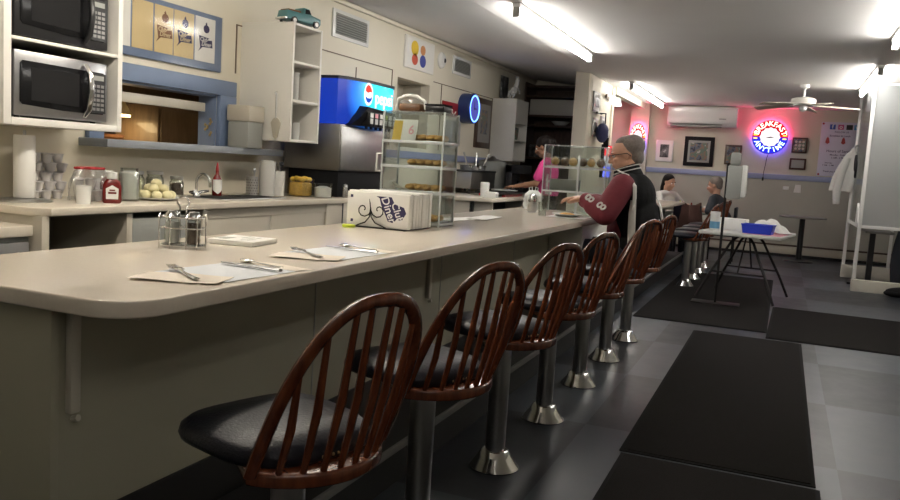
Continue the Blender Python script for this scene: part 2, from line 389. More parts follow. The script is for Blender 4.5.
# niche box
mb = MB().box(-4.5, -4.46, NY0-0.05, NY1+0.05, NZ0-0.05, NZ1+0.05).box(-4.5, -4.22, NY0-0.05, NY0, NZ0-0.05, NZ1+.05).box(-4.5, -4.22, NY1, NY1+0.05, NZ0-0.05, NZ1+.05).box(-4.5, -4.22, NY0, NY1, NZ1, NZ1+0.05).box(-4.5, -4.22, NY0, NY1, NZ0-0.05, NZ0)
w2 = struct('window_2', mb, 'panel', ang=2)
MB().box(-4.40, -4.36, NY0, NY1, 1.98, 2.03).build('window_rail', 'steel', w2)
# ------------------------------------------------------------------ fluorescent fixtures
def fixture(x, y0, y1, zc, label, glowm='tube', strong=None):
    t = thing('fluorescent_light', (x, (y0+y1)/2, zc), label, 'ceiling light', group=None)
    h = (y1-y0)/2
    MB().box(-0.035, 0.035, -h, h, -0.035, 0.0, 0.004).build('channel', 'whitegloss', t)
    for sg in (-1, 1): MB().box(-0.028, 0.028, sg*(h-0.012)-0.012, sg*(h-0.012)+0.012, -0.115, -0.03, 0.006).build('tube_holder', 'screen', t)
    MB().cyl((0, -h+0.03, -0.088), (0, h-0.03, -0.088), 0.020, n=12).build('tube', glowm, t)
    return t
fixture(-2.15, 6.35, 9.02, 2.624, 'long bare fluorescent tube on the ceiling above the end of the counter')
fixture(-2.18, 11.85, 15.0, 2.624, 'fluorescent tube on the ceiling above the dining corner, near the pillar', 'tubed')
fixture(0.76, 5.3, 8.0, 2.615, 'fluorescent tube fixture running out of the photo at its right edge')
fixture(0.82, 9.75, 12.1, 2.614, 'fluorescent tube fixture shining behind the tall plexiglass partition')
fixture(-2.5, 1.4, 4.6, 2.625, 'fluorescent tube above the near end of the counter, out of view', 'tubek')
fixture(0.30, -1.7, 1.0, 2.616, 'fluorescent tube above and behind the photographer, out of view', 'tuben')
fixture(-5.3, 3.6, 6.4, 2.81, 'fluorescent tube in the kitchen behind the hatch', 'warmk')

# ------------------------------------------------------------------ microwaves and their cabinet
t = thing('microwave_cabinet', (-4.1, 3.29, 1.36), 'open white cabinet on the wall holding two stacked microwaves', 'cabinet')
for y0, y1, z0 in ((0.355, 0.39, 0), (-0.39, -0.345, 0)): MB().box(0, 0.45, y0, y1, z0, 1.3, 0.003).build('side_panel', 'white', t)
MB().box(0, 0.45, -0.345, 0.355, 0.0, 0.038, 0.003).build('bottom_panel', 'white', t)
MB().box(0, 0.45, -0.345, 0.355, 0.428, 0.446, 0.003).build('shelf', 'white', t)
MB().box(0, 0.45, -0.345, 0.355, 0.86, 0.88, 0.003).build('shelf', 'white', t)
MB().box(0, 0.01, -1.0, 0.355, 0.0, 1.3).build('back_panel', 'white', t)
MB().box(0.01, 0.40, -1.0, -0.39, 0.225, 0.26, 0.003).build('shelf', 'white', t)
MB().box(0.01, 0.40, -1.0, -0.39, 0.50, 0.53, 0.003).build('shelf', 'white', t)
def microwave(z, frame, label, hand):
    t = thing('microwave_oven', (-3.68, 3.29, z), label, 'microwave')
    MB().box(-0.36, -0.02, -0.305, 0.305, 0.012, 0.345, 0.006).build('body', 'black', t)
    MB().box(-0.02, 0.0, -0.305, 0.305, 0.012, 0.345, 0.006).build('front_panel', frame, t)
    poly = [(-0.275, 0.085), (-0.26, 0.07), (0.0, 0.055), (0.27, 0.055), (0.285, 0.07), (0.285, 0.275), (0.27, 0.29), (-0.26, 0.295), (-0.275, 0.28)]
    w = MB(FL).prism(poly, 0.0, 0.006, 0.002).build('door_window', 'glassblack', t)
    MB(FL).prism([(-0.21, 0.095), (0.10, 0.085), (0.10, 0.265), (-0.21, 0.265)], 0.006, 0.0075).build('mesh_screen', 'blackmatte', w)
    MB().tube([(0.006, 0.135, 0.035), (0.035, 0.14, 0.075), (0.05, 0.145, 0.17), (0.04, 0.145, 0.27), (0.008, 0.14, 0.32)], [0.012, 0.017, 0.018, 0.017, 0.012], 10).build('handle', hand, t)
    k = MB(FL).prism([(0.175, 0.06), (0.285, 0.06), (0.285, 0.285), (0.175, 0.285)], 0.006, 0.009).build('keypad', 'black', t)
    mb = MB(FL)
    for r in range(6):
        for c in range(3): mb.box(0.19+c*0.03, 0.212+c*0.03, 0.075+r*0.026, 0.091+r*0.026, 0.009, 0.0105)
    mb.build('buttons', 'dsteel', k)
    MB(FL).box(0.19, 0.27, 0.245, 0.272, 0.009, 0.0105).build('display', 'screen', k)
    for sy in (-0.25, 0.25): MB().cyl((-0.05, sy, 0), (-0.05, sy, 0.014), 0.015).build('foot', 'black', t)
microwave(1.398, 'column', 'stainless-framed microwave on the lower shelf of the white cabinet', 'chrome')
microwave(1.806, 'black', 'all-black microwave on the upper shelf of the white cabinet', 'black')

# ------------------------------------------------------------------ notice board with posters
t = thing('notice_board', (-4.098, 4.4, 1.88), 'slate blue framed board of diner menu covers on the wall above the hatch', 'notice board')
MB().box(0, 0.025, -0.6, 0.70, 0, 0.41, 0.004).build('board', 'blue', t)
xs = [(-0.42, -0.235, 'paper', 0), (-0.22, -0.03, 'tanpaper', 0), (-0.015, 0.165, 'tanpaper', 1), (0.175, 0.38, 'tanpaper', 1), (0.395, 0.615, 'paper', 1)]
for i, (a, b, m, lg) in enumerate(xs):
    p = MB(FL @ TR(0, 0, 0.025)).box(a, b, 0.055, 0.375, 0, 0.003).build('menu_cover', m, t)
    if lg:
        c = (a+b)/2
        mb = MB(FL @ TR(0, 0, 0.0285))
        mb.prism(disc(0.033, 20, 0.9, (c+0.01, 0.295)), 0, 0.001).prism([(c-0.005, 0.33), (c+0.012, 0.345), (c+0.02, 0.315)], 0, 0.001)
        mb.prism([(c-0.075, 0.125), (c-0.055, 0.155), (c-0.07, 0.24), (c+0.04, 0.232), (c+0.02, 0.215), (c+0.075, 0.22), (c+0.082, 0.165), (c-0.03, 0.16)], 0, 0.001)
        mk = mb.build('printed_emblem', 'ink' if i > 2 else 'bread', p)
        MB(FL @ TR(0, 0, 0.030)).text('Club', 0.042, (c-0.02, 0.215, 0), 0.0004, 0.0, 0.2).text('Diner', 0.046, (c+0.01, 0.183, 0), 0.0004, 0.0, 0.2).build('script_lettering', m, p)
MB(FL @ TR(0, 0, 0.031)).box(-0.6, 0.70, 0.0, 0.41, 0, 0.002).build('cover_film', 'film', t)

# ------------------------------------------------------------------ back counter
bt = thing('back_counter', (-4.1, 2.95, 0), 'cream laminate work counter along the left wall with open bays below', 'counter')
poly = [(0, -0.02), (0.60, -0.02), (0.68, 0.04), (0.68, 4.05), (0, 4.05)]
MB().prism(poly, 0.905, 0.95, 0.008).build('worktop', 'lam2', bt)
for y in (0.0, 0.57, 1.22, 2.74): MB().box(0.02, 0.66, y, y+(0.045 if y < 2 else 0.25), 0, 0.905, 0.003).build('upright_post', 'panel', bt)
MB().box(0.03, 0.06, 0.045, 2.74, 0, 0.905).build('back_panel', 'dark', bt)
d = MB().box(0.05, 0.655, 0.62, 1.21, 0.55, 0.87, 0.004).build('drawer', 'screen', bt)
MB().tube([(0.655, 0.83, 0.72), (0.685, 0.84, 0.72), (0.685, 0.99, 0.72), (0.655, 1.0, 0.72)], 0.009).build('handle', 'black', d)
for y0, y1 in ((1.275, 1.985), (1.995, 2.735)): MB().box(0.62, 0.645, y0, y1, 0.06, 0.84, 0.004).build('cabinet_door', 'panel', bt)
MB().box(0.60, 0.65, 1.27, 2.74, 0.84, 0.905).build('top_rail', 'panel', bt)
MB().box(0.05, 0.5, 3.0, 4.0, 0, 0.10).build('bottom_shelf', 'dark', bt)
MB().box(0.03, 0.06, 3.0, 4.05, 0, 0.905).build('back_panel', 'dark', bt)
# undercounter appliance left of it
t = thing('undercounter_fridge', (-3.8, 2.45, 0), 'grey steel under-counter appliance with a dark bar handle below the paper towels', 'fridge')
MB().box(-0.28, 0.30, -0.45, 0.475, 0, 0.80, 0.005).build('body', 'screen', t)
MB().box(-0.28, 0.33, -0.45, 0.475, 0.805, 0.86, 0.005).build('top_rim', 'lam2', t)
d = MB().box(0.30, 0.335, -0.45, 0.45, 0.06, 0.78, 0.006).build('door', 'dsteel', t)
MB().tube([(0.335, -0.4, 0.72), (0.375, -0.38, 0.72), (0.375, 0.36, 0.72), (0.335, 0.38, 0.72)], 0.014, 8).build('handle', 'black', d)
# paper towels
t = thing('paper_towel_holder', (-3.83, 3.17, 0.95), 'tall white paper towel roll on a round grey steel stand', 'paper towels')
MB().lathe([(0, 0), (0.14, 0), (0.145, 0.006), (0.12, 0.014), (0.02, 0.02), (0, 0.02)], 32).build('stand_base', 'steel', t)
MB().lathe([(0, 0.02), (0.053, 0.02), (0.055, 0.025), (0.055, 0.355), (0.052, 0.36), (0.02, 0.36), (0, 0.36)], 32).build('paper_roll', 'paper', t)
MB().cyl((0, 0, 0.02), (0, 0, 0.385), 0.008).build('spindle_rod', 'steel', t)
# creamer cups in piles
cupmb = MB(); cupmb.lathe([(0, 0), (0.022, 0), (0.032, 0.045), (0.035, 0.046), (0.035, 0.05), (0, 0.052)], 14)
proto = None; k = 0
def pile_cup(x, y, z, tilt, grey):
    global proto
    if proto is None:
        proto = cupmb.build('creamer_cup', 'pod'); o = proto
    else:
        o = proto.copy(); COL.objects.link(o)
        if grey: o.data = o.data
    o.location = (x, y, z); o.rotation_euler = tilt
    return tag(o, 'small white creamer cup in the pile beside the paper towels', 'cup', 'creamer cups piled on the back counter')
spots = []
for lay in range(5):
    for r in range(2):
        for c in range(3):
            spots.append((-4.03+0.085*r, 3.33+0.082*c+0.02*(lay % 2), 0.95+0.053*lay, lay))
for i, (x, y, z, l) in enumerate(spots):
    pile_cup(x+random.uniform(-.006, .006), y+random.uniform(-.006, .006), z, (random.uniform(-.12, .12), random.uniform(-.12, .12), random.uniform(0, 3)), i % 3 == 0)
# bag of cups with a red rim
t = thing('cup_bag', (-3.74, 3.53, 0.95), 'crinkled clear bag of white paper cups with a red rim, beside the ketchup', 'bag')
mb = MB()
def bagf(u, v):
    a = u*2*PI; r = (0.105+0.012*math.sin(5*a+4*v)+0.01*math.sin(9*a))*(1-0.35*max(0, v-0.6)/0.4)
    return Vector((r*math.cos(a)*0.8, r*math.sin(a)*1.15, 0.002+0.19*v))
mb.grid(bagf, 28, 8).build('bag_film', 'wrap', t)
MB().tube([bagf(i/24, 1.0) for i in range(24)], 0.008, 6, True).build('red_rim', 'red', t)
for i in range(9):
    a = i*2.4; r = 0.012+0.019*math.sqrt(i)
    c = MB().lathe([(0, 0), (0.018, 0), (0.027, 0.06), (0.029, 0.062), (0.024, 0.062), (0, 0.05)], 12).build('paper_cup', 'pod', t); c.location = (r*math.cos(a)*0.8, r*math.sin(a), 0.005+0.065*(i % 2)); c.rotation_euler = (0.15*math.sin(i), 0.2*math.cos(i), 0)
o = MB().lathe([(0, 0), (0.036, 0), (0.042, 0.10), (0.045, 0.103), (0.040, 0.103), (0.034, 0.012), (0, 0.012)], 20).build('foam_cup', 'whitegloss', None, loc=(-3.58, 3.34, 0.95)); tag(o, 'single white foam cup in front of the bag of paper cups', 'cup')
# ketchup bottles
def ketchup(x, y, rz, label, sc=1.0):
    t = thing('ketchup_bottle', (x, y, 0.95), label, 'bottle', rz)
    sec = lambda a, b, z: [(a*math.copysign(abs(math.cos(q))**0.6, math.cos(q)), b*math.copysign(abs(math.sin(q))**0.6, math.sin(q)), z) for q in [2*PI*i/24 for i in range(24)]]
    MB().loft([sec(0.028, 0.045, 0), sec(0.033, 0.052, 0.01), sec(0.033, 0.052, 0.10), sec(0.026, 0.042, 0.125), sec(0.020, 0.026, 0.14)]).build('bottle_body', 'ketchup', t)
    MB().lathe([(0, 0.14), (0.028, 0.14), (0.030, 0.15), (0.027, 0.178), (0.0, 0.182)], 20).build('cap', 'whitegloss', t)
    l = MB(FL @ TR(0, 0, 0.0335)).prism([(-0.032, 0.025), (0.032, 0.025), (0.034, 0.085), (0.0, 0.105), (-0.034, 0.085)], 0, 0.001).build('front_label', 'paper', t)
    MB(FL @ TR(0, 0, 0.0348)).prism([(-0.022, 0.055), (0.022, 0.055), (0.022, 0.066), (-0.022, 0.066)], 0, 0.0005).prism([(-0.015, 0.072), (0.015, 0.072), (0.015, 0.080), (-0.015, 0.080)], 0, 0.0005).build('label_print', 'ketchup', l)
ketchup(-3.58, 3.545, -0.75, 'red ketchup bottle with white cap and white label, nearer of the two')
ketchup(-3.80, 3.74, -0.8, 'red ketchup bottle mostly hidden behind the nearer ketchup bottle')
# glass jar of wrapped butter
def jar(name, x, y, h, r, fill, label, cat, lid=None, fh=0.8):
    t = thing(name, (x, y, 0.95), label, cat)
    MB().lathe([(0, 0), (r*0.92, 0), (r, 0.01), (r, h*0.8), (r*0.82, h*0.93), (r*0.85, h), (r*0.79, h), (r*0.76, h*0.92), (r*0.94, h*0.79), (r*0.94, 0.014), (0, 0.010)], 24).build('glass_wall', 'glass', t)
    MB().lathe([(0, 0.012), (r*0.9, 0.012), (r*0.9, h*fh), (r*0.5, h*fh+0.01), (0, h*fh+0.012)], 20).build('contents', fill, t)
    if lid: MB().lathe([(0, h), (r*0.9, h), (r*0.9, h+0.02), (0, h+0.025)], 24).build('lid', lid, t)
    return t
jar('glass_jar', -3.70, 3.80, 0.20, 0.062, 'salt', 'tall glass jar full of white packets right of the ketchup', 'jar', None, 0.86)
jar('glass_jar', -3.98, 4.14, 0.15, 0.06, 'butter', 'glass jar of pale dressing behind the plate of butter balls', 'jar', 'steel', 0.8)
jar('glass_jar', -3.98, 4.32, 0.15, 0.06, 'panel', 'glass jar of dull olive liquid standing behind the butter plate, near the faucet', 'jar', 'steel', 0.8)
jar('glass_jar', -3.95, 4.50, 0.12, 0.05, 'pepper', 'short glass jar with dark contents beside the sink faucet', 'jar', 'steel', 0.7)
# plate of butter balls
t = thing('white_plate', (-3.70, 4.03, 0.95), 'small white plate heaped with pale yellow butter balls', 'plate')
MB().lathe([(0, 0), (0.09, 0), (0.15, 0.018), (0.153, 0.021), (0.09, 0.008), (0, 0.006)], 32).build('dish', 'whitegloss', t)
pb = MB().sph((0, 0, 0), (0.034, 0.034, 0.028), 14, 10).build('butter_ball', 'butter')
bs = [(0.088*math.cos(a), 0.088*math.sin(a), 0.036) for a in [2*PI*i/8 for i in range(8)]]+[(0.0, 0, 0.034)]+[(0.045*math.cos(a), 0.045*math.sin(a), 0.075) for a in [2*PI*i/4+.4 for i in range(4)]]+[(0, 0, 0.108)]
for i, b in enumerate(bs):
    o = pb if i == 0 else pb.copy()
    if i: COL.objects.link(o)
    o.location = (-3.70+b[0], 4.03+b[1], 0.95+b[2]); tag(o, 'pale yellow scooped butter ball heaped on the small white plate', 'butter', 'butter balls on the plate')
# sink, faucet, hot sauce
t = thing('bar_sink', (-3.72, 4.85, 0.9475), 'dark steel drop-in bar sink in the back counter', 'sink')
MB().box(-0.2, 0.17, -0.35, 0.42, 0, 0.008, 0.003).build('rim', 'steel', t)
MB().box(-0.17, 0.14, -0.31, 0.02, 0.008, 0.010).build('basin', 'dark', t); MB().box(-0.17, 0.14, 0.06, 0.39, 0.008, 0.010).build('basin', 'dark', t)
t = thing('sink_faucet', (-3.86, 4.60, 0.9555), 'chrome gooseneck faucet at the bar sink', 'faucet')
MB().lathe([(0, 0), (0.03, 0), (0.026, 0.02), (0.014, 0.035), (0, 0.035)], 16).build('base', 'chrome', t)
MB().tube([(0, 0, 0.03), (0, 0, 0.10)]+[(0.06-0.06*math.cos(a), 0, 0.10+0.06*math.sin(a)) for a in [PI*i/8 for i in range(1, 9)]]+[(0.12, 0, 0.07)], 0.010, 10).build('spout', 'chrome', t)
for s in (-1, 1): MB().tube([(0, 0.01*s, 0.02), (0.0, 0.06*s, 0.03), (0.05, 0.075*s, 0.04)], [0.011, 0.012, 0.008], 8).build('handle', 'chrome', t)
t = thing('hot_sauce_bottle', (-3.84, 4.80, 0.9555), 'slim red hot sauce bottle with white label by the sink', 'bottle', -0.7)
MB().lathe([(0, 0), (0.032, 0), (0.036, 0.006), (0.036, 0.11), (0.030, 0.13), (0.013, 0.16), (0.012, 0.185), (0, 0.185)], 20).build('bottle_body', 'ketchup', t)
MB().lathe([(0, 0.185), (0.013, 0.185), (0.008, 0.22), (0.003, 0.245), (0, 0.245)], 14).build('spout_cap', 'red', t)
MB(FL @ TR(0, 0, 0.0)).grid(lambda u, v: Vector((0.0368*math.sin((u-.5)*2.2), 0.045+0.075*v+0.0*u-(0.03*(1-v)*(1-abs(u-.5)*2)), 0.0368*math.cos((u-.5)*2.2))), 10, 4).build('front_label', 'paper', t)
# utensil canisters
t = thing('utensil_canister', (-3.84, 5.22, 0.95), 'perforated steel canister standing by the white cylinders', 'canister')
MB().lathe([(0, 0), (0.045, 0), (0.045, 0.15), (0.042, 0.15), (0.042, 0.01), (0, 0.01)], 24).build('perforated_wall', 'steel', t)
mb = MB()
for i in range(14):
    for j in range(6): mb.cyl((0.0452*math.cos(i*PI/7+j*.2), 0.0452*math.sin(i*PI/7+j*.2), 0.02+0.021*j), (0.0458*math.cos(i*PI/7+j*.2), 0.0458*math.sin(i*PI/7+j*.2), 0.02+0.021*j), 0.004, n=6)
mb.build('holes', 'dark', t)
MB().tube([(0.01, 0, 0.02), (0.02, 0.0, 0.19)], 0.006).sph((0.02, 0, 0.2), (0.008, 0.018, 0.02)).build('spoon', 'steel', t)
for y, h, lab in ((5.36, 0.27, 'tall white plastic cylinder, taller of the pair under the wall cabinet'), (5.50, 0.20, 'shorter white plastic cylinder holding whisks under the wall cabinet')):
    t = thing('plastic_canister', (-3.80, y, 0.95), lab, 'canister')
    MB().lathe([(0, 0), (0.058, 0), (0.06, 0.005), (0.063, h), (0.059, h), (0.056, 0.01), (0, 0.01)], 24).build('wall_shell', 'cup', t)
    if h < 0.22:
        for q in range(4):
            a = q*1.6
            MB().tube([(0.02*math.cos(a), 0.02*math.sin(a), 0.02), (0.035*math.cos(a), 0.035*math.sin(a), h+0.04)], 0.005).sph((0.04*math.cos(a), 0.04*math.sin(a), h+0.055), (0.016, 0.016, 0.02)).build('ladle', 'chrome' if q % 2 else 'black', t)
    else: MB().lathe([(0, h), (0.05, h), (0.05, h+.012), (0, h+.012)]).build('lid', 'cup', t)
# lemons tub
t = thing('lemon_tub', (-3.68, 5.66, 0.95), 'clear tub filled with cut lemons below the wall cabinet', 'tub')
MB().box(-0.08, 0.08, -0.085, 0.085, 0, 0.15, 0.01).build('tub_wall', 'glass', t)
MB().box(-0.07, 0.07, -0.075, 0.075, 0.006, 0.12, 0.02).build('lemon_juice', mat('lemon_mass', (0.55, 0.33, 0.06), 0.5, var=0.5, vscale=35), t)
lm = MB().sph((0, 0, 0), (0.022, 0.03, 0.02), 12, 8).build('lemon', 'yellow')
for i in range(9):
    o = lm if i == 0 else lm.copy()
    if i: COL.objects.link(o)
    o.location = (-3.68-0.045+0.045*(i % 3), 5.66-0.05+0.05*(i//3), 0.95+0.142+0.006*(i % 2)); o.rotation_euler = (0, 0, i*1.1)
    tag(o, 'yellow cut lemon piled in the clear tub', 'lemon', 'lemons in the tub')
t = thing('clear_tub', (-3.54, 5.78, 0.95), 'low clear round tub of white packets right of the lemons', 'tub')
MB().lathe([(0, 0), (0.075, 0), (0.08, 0.11), (0.083, 0.112), (0.083, 0.12), (0, 0.122)], 24).build('tub_wall', 'glass', t)
MB().lathe([(0, 0.005), (0.068, 0.005), (0.07, 0.08), (0.03, 0.095), (0, 0.09)], 20).build('packets', 'salt', t)
t = thing('steel_shaker', (-3.455, 6.0, 0.95), 'slim steel shaker at the foot of the soda fountain', 'shaker')
MB().lathe([(0, 0), (0.022, 0), (0.022, 0.09), (0.02, 0.095)], 16).build('body', 'chrome', t); MB().lathe([(0.023, 0.09), (0.02, 0.11), (0.0, 0.118)], 16).build('cap', 'steel', t)
# storage box on the hatch shelf
t = thing('storage_box', (-3.90, 5.2, 1.32), 'tall translucent storage box with pale lid on the hatch shelf', 'box')
MB().box(-0.12, 0.075, -0.07, 0.12, 0, 0.20, 0.012).build('box_body', 'screen', t); MB().box(-0.13, 0.085, -0.075, 0.125, 0.20, 0.325, 0.012).build('lid', 'panel', t)

# ------------------------------------------------------------------ white wall cabinet, truck
t = thing('wall_cabinet', (-4.1, 5.58, 1.39), 'tall white wall cabinet with open shelves left of the soda fountain', 'cabinet')
MB().box(0, 0.49, -0.21, -0.185, 0, 0.92, 0.003).build('side_panel', 'white', t); MB().box(0, 0.49, 0.185, 0.21, 0, 0.92, 0.003).build('side_panel', 'white', t)
for z in (0.0, 0.31, 0.61, 0.90): MB().box(0.01, 0.485, -0.185, 0.185, z, z+0.02, 0.002).build('shelf', 'white', t)
MB().box(0, 0.01, -0.185, 0.185, 0.02, 0.9).build('back_panel', 'white', t)
def stack(x, y, z, h, r, label, m='cup'):
    t = thing('cup_stack', (x, y, z), label, 'cups')
    for i in range(int(h/0.03)): MB().lathe([(r*0.72, i*0.03), (r*0.8, i*0.03), (r, i*0.03+0.045), (r*1.05, i*0.03+0.047), (r*0.95, i*0.03+0.047)], 14).build('cup', m, t)
stack(-3.75, 5.47, 1.41, 0.24, 0.042, 'stack of grey cups nearest the front on the bottom cabinet shelf', 'screen')
stack(-3.72, 5.60, 1.41, 0.12, 0.042, 'short stack of pale cups on the bottom cabinet shelf', 'cup')
stack(-3.75, 5.47, 1.72, 0.22, 0.04, 'stack of grey cups on the middle cabinet shelf', 'screen')
stack(-3.74, 5.60, 1.72, 0.22, 0.04, 'stack of pale cups on the middle cabinet shelf, beside the grey stack', 'cup')
t = thing('hanging_scraper', (-3.735, 5.362, 1.40), 'grey scraper hanging from a hook on the white cabinet side', 'kitchen tool')
MB(FW).prism([(-0.045, 0.13), (-0.03, 0.155), (-0.012, 0.17), (0.012, 0.17), (0.03, 0.155), (0.045, 0.13), (0.02, 0.02), (0.0, 0.0), (-0.02, 0.02)], 0.0, 0.012, 0.003).build('blade', 'panel', t)
MB().tube([(0, -0.008, 0.16), (0, -0.01, 0.36)], 0.006).build('handle', 'steel', t); MB().tube([(0, 0.0, 0.37), (0, -0.02, 0.37), (0, -0.02, 0.35)], 0.004).build('hook', 'chrome', t)
t = thing('toy_pickup_truck', (-3.715, 5.60, 2.312), 'teal toy pickup truck on top of the white wall cabinet', 'toy truck', rz=R(74)); t.scale = (0.84, 0.84, 0.84)
mb = MB(FW @ TR(0, 0, -0.075))
mb.prism([(-0.21, 0.035), (0.20, 0.03), (0.21, 0.05), (0.205, 0.095), (0.09, 0.115), (0.06, 0.165), (0.0, 0.17), (-0.025, 0.115), (-0.20, 0.12), (-0.215, 0.06)], 0, 0.15, 0.012)
mb.build('body', 'teal', t)
MB(FW @ TR(0, 0, -0.0765)).prism([(0.005, 0.115), (0.075, 0.118), (0.055, 0.155), (0.008, 0.158)], 0, 0.153).build('cab_window', 'glassblack', t)
MB().box(-0.19, -0.03, -0.06, 0.06, 0.115, 0.135, 0.01).build('cargo', 'bread', t)
for x in (-0.13, 0.14):
    for y in (-0.078, 0.078):
        w = MB().cyl((x, y-0.012, 0.034), (x, y+0.012, 0.034), 0.034, n=20).build('wheel', 'black', t)
        MB().cyl((x, y-0.0135, 0.034), (x, y+0.0135, 0.034), 0.020, n=16).build('hubcap', 'whitegloss', w)
MB().box(-0.235, -0.205, -0.075, 0.075, 0.035, 0.055, 0.005).build('bumper', 'chrome', t)
# vents, poster, emergency lamp
for (y0, y1, z0, z1, lab) in ((6.72, 7.43, 2.425, 2.69, 'large white louvred air vent high on the wall above the soda fountain'), (9.70, 10.34, 2.45, 2.68, 'smaller louvred air vent high on the wall, farther along')):
    t = thing('air_vent', (-4.1, (y0+y1)/2, (z0+z1)/2), lab, 'vent')
    h, v = (y1-y0)/2, (z1-z0)/2
    MB().box(0, 0.018, -h, h, -v, v, 0.005).build('frame', 'whitegloss', t)
    MB().box(0.018, 0.019, -h+0.05, h-0.05, -v+0.035, v-0.035).build('duct_opening', 'screen', t)
    for k in range(9):
        z = -v+0.045+k*(2*v-0.09)/8
        MB().loft([[(0.019, y, z-0.004), (0.028, y, z-0.010), (0.03, y, z-0.007), (0.019, y, z+0.001)] for y in (-h+0.05, h-0.05)]).build('louvre', 'steel', t)
t = thing('framed_print', (-4.1, 8.68, 2.53), 'white framed print of yellow, orange, red and blue shapes between the vents', 'picture')
MB().box(0, 0.025, -0.40, 0.40, -0.18, 0.18, 0.004).build('frame', 'white', t)
MB(FL @ TR(0, 0, 0.025)).box(-0.365, 0.365, -0.15, 0.15, 0, 0.002).build('print_sheet', 'paper', t)
for c, (x, y), r, ry in (((0.8, 0.55, 0.05), (-0.16, 0.055), 0.10, 0.85), ((0.6, 0.10, 0.06), (-0.15, -0.07), 0.08, 0.8), ((0.65, 0.30, 0.12), (0.06, 0.06), 0.07, 0.8), ((0.06, 0.08, 0.35), (0.07, -0.065), 0.085, 0.85)):
    MB(FL @ TR(0, 0, 0.0272)).prism(disc(r, 28, ry, (x, y)), 0, 0.001).build('printed_shape', mat('print_ink', c, 0.6), t)
t = thing('smoke_detector', (-4.1, 9.33, 2.56), 'round white detector on the wall beside the smaller vent', 'detector')
MB(FL).lathe([(0, 0), (0.10, 0), (0.10, 0.02), (0.075, 0.045), (0, 0.05)], 28).build('housing', 'whitegloss', t); MB(FL).lathe([(0, 0.045), (0.03, 0.048), (0.02, 0.056), (0, 0.056)], 16, (0.03, 0, 0)).build('sensor', 'black', t)

# ------------------------------------------------------------------ soda fountain
t = thing('soda_fountain', (-3.5, 6.4, 0.95), 'soda fountain with a lit blue header over a steel cabinet', 'soda fountain')
MB().box(-0.52, -0.02, -0.42, 0.42, 0, 0.225, 0.006).build('base', 'blackmatte', t)
MB().box(-0.55, 0.0, -0.45, 0.42, 0.225, 0.62, 0.008).build('steel_cabinet', 'dsteel', t)
MB().box(0.0, 0.012, -0.435, 0.40, 0.235, 0.60, 0.006).build('front_plate', 'steel', t)
def hsec(z, dx): return [(-0.55, -0.45, z), (-0.04, -0.45, z), (0.0+dx, -0.38, z), (0.05+dx, -0.1, z), (0.05+dx, 0.40, z), (0.02+dx, 0.455, z), (-0.04, 0.46, z), (-0.55, 0.46, z)]
bl = bpy.data.materials.new('lit_blue_header'); bl.use_nodes = True
nt = bl.node_tree; b = nt.nodes['Principled BSDF']; b.inputs['Roughness'].default_value = 0.25
tc = nt.nodes.new('ShaderNodeTexCoord'); mp = nt.nodes.new('ShaderNodeMapping'); mp.inputs['Location'].default_value = (0, -0.30, -2.02); mp.inputs['Scale'].default_value = (0.6, 1.8, 2.2); mp.vector_type = 'POINT'
gr = nt.nodes.new('ShaderNodeTexGradient'); gr.gradient_type = 'SPHERICAL'
rp = nt.nodes.new('ShaderNodeValToRGB'); rp.color_ramp.elements[0].color = (0.004, 0.022, 0.24, 1); rp.color_ramp.elements[1].color = (0.03, 0.70, 0.85, 1); rp.color_ramp.elements[1].position = 0.75
e2 = rp.color_ramp.elements.new(0.35); e2.color = (0.015, 0.20, 0.80, 1)
nt.links.new(tc.outputs['Object'], mp.inputs[0]); nt.links.new(mp.outputs[0], gr.inputs[0]); nt.links.new(gr.outputs[1], rp.inputs[0])
nt.links.new(rp.outputs[0], b.inputs['Base Color']); nt.links.new(rp.outputs[0], b.inputs['Emission Color']); b.inputs['Emission Strength'].default_value = 0.26
hd = MB().loft([hsec(0.62, -0.03), hsec(0.64, -0.01), hsec(0.80, 0.0), hsec(1.0, 0.0)]).build('lit_header', bl, t, ang=50)
MB().loft([hsec(1.0, 0.012), hsec(1.025, 0.012)]).build('header_cap', 'black', t)
HZ = FL @ TR(0, 0, 0.051)
lg = MB(HZ).prism(disc(0.078, 36, 1.25, (-0.08, 0.905)), 0, 0.004).build('round_logo', glow('logo_white', (1, 1, 1), 0.28), hd)
MB(HZ).prism([(-0.145, 0.930), (-0.130, 0.965), (-0.100, 0.985), (-0.065, 0.980), (-0.035, 0.955), (-0.022, 0.925), (-0.060, 0.925), (-0.100, 0.915)], 0.004, 0.005).build('logo_red_wave', glow('logo_red', (0.85, 0.08, 0.06), 0.22), lg)
MB(HZ).prism([(-0.140, 0.885), (-0.100, 0.870), (-0.050, 0.872), (-0.017, 0.890), (-0.030, 0.855), (-0.070, 0.830), (-0.110, 0.835), (-0.130, 0.860)], 0.004, 0.005).build('logo_blue_wave', glow('logo_blue', (0.02, 0.10, 0.6), 0.22), lg)
MB(FL @ TR(0.215, 0.885, 0.053) ).text('pepsi', 0.165, (0.0, 0, 0.0), 0.003).build('header_lettering', glow('lettering_white', (0.95, 1, 1), 0.28), hd)
MB().loft([[(-0.02, -0.34, 0.62), (0.03, -0.34, 0.62), (0.03, 0.40, 0.62), (-0.02, 0.40, 0.62)], [(-0.02, -0.28, 0.70), (0.09, -0.26, 0.70), (0.09, 0.40, 0.70), (-0.02, 0.40, 0.70)], [(-0.02, -0.22, 0.80), (0.10, -0.16, 0.79), (0.09, 0.38, 0.77), (-0.02, 0.38, 0.79)]]).build('valve_hood', 'black', t)
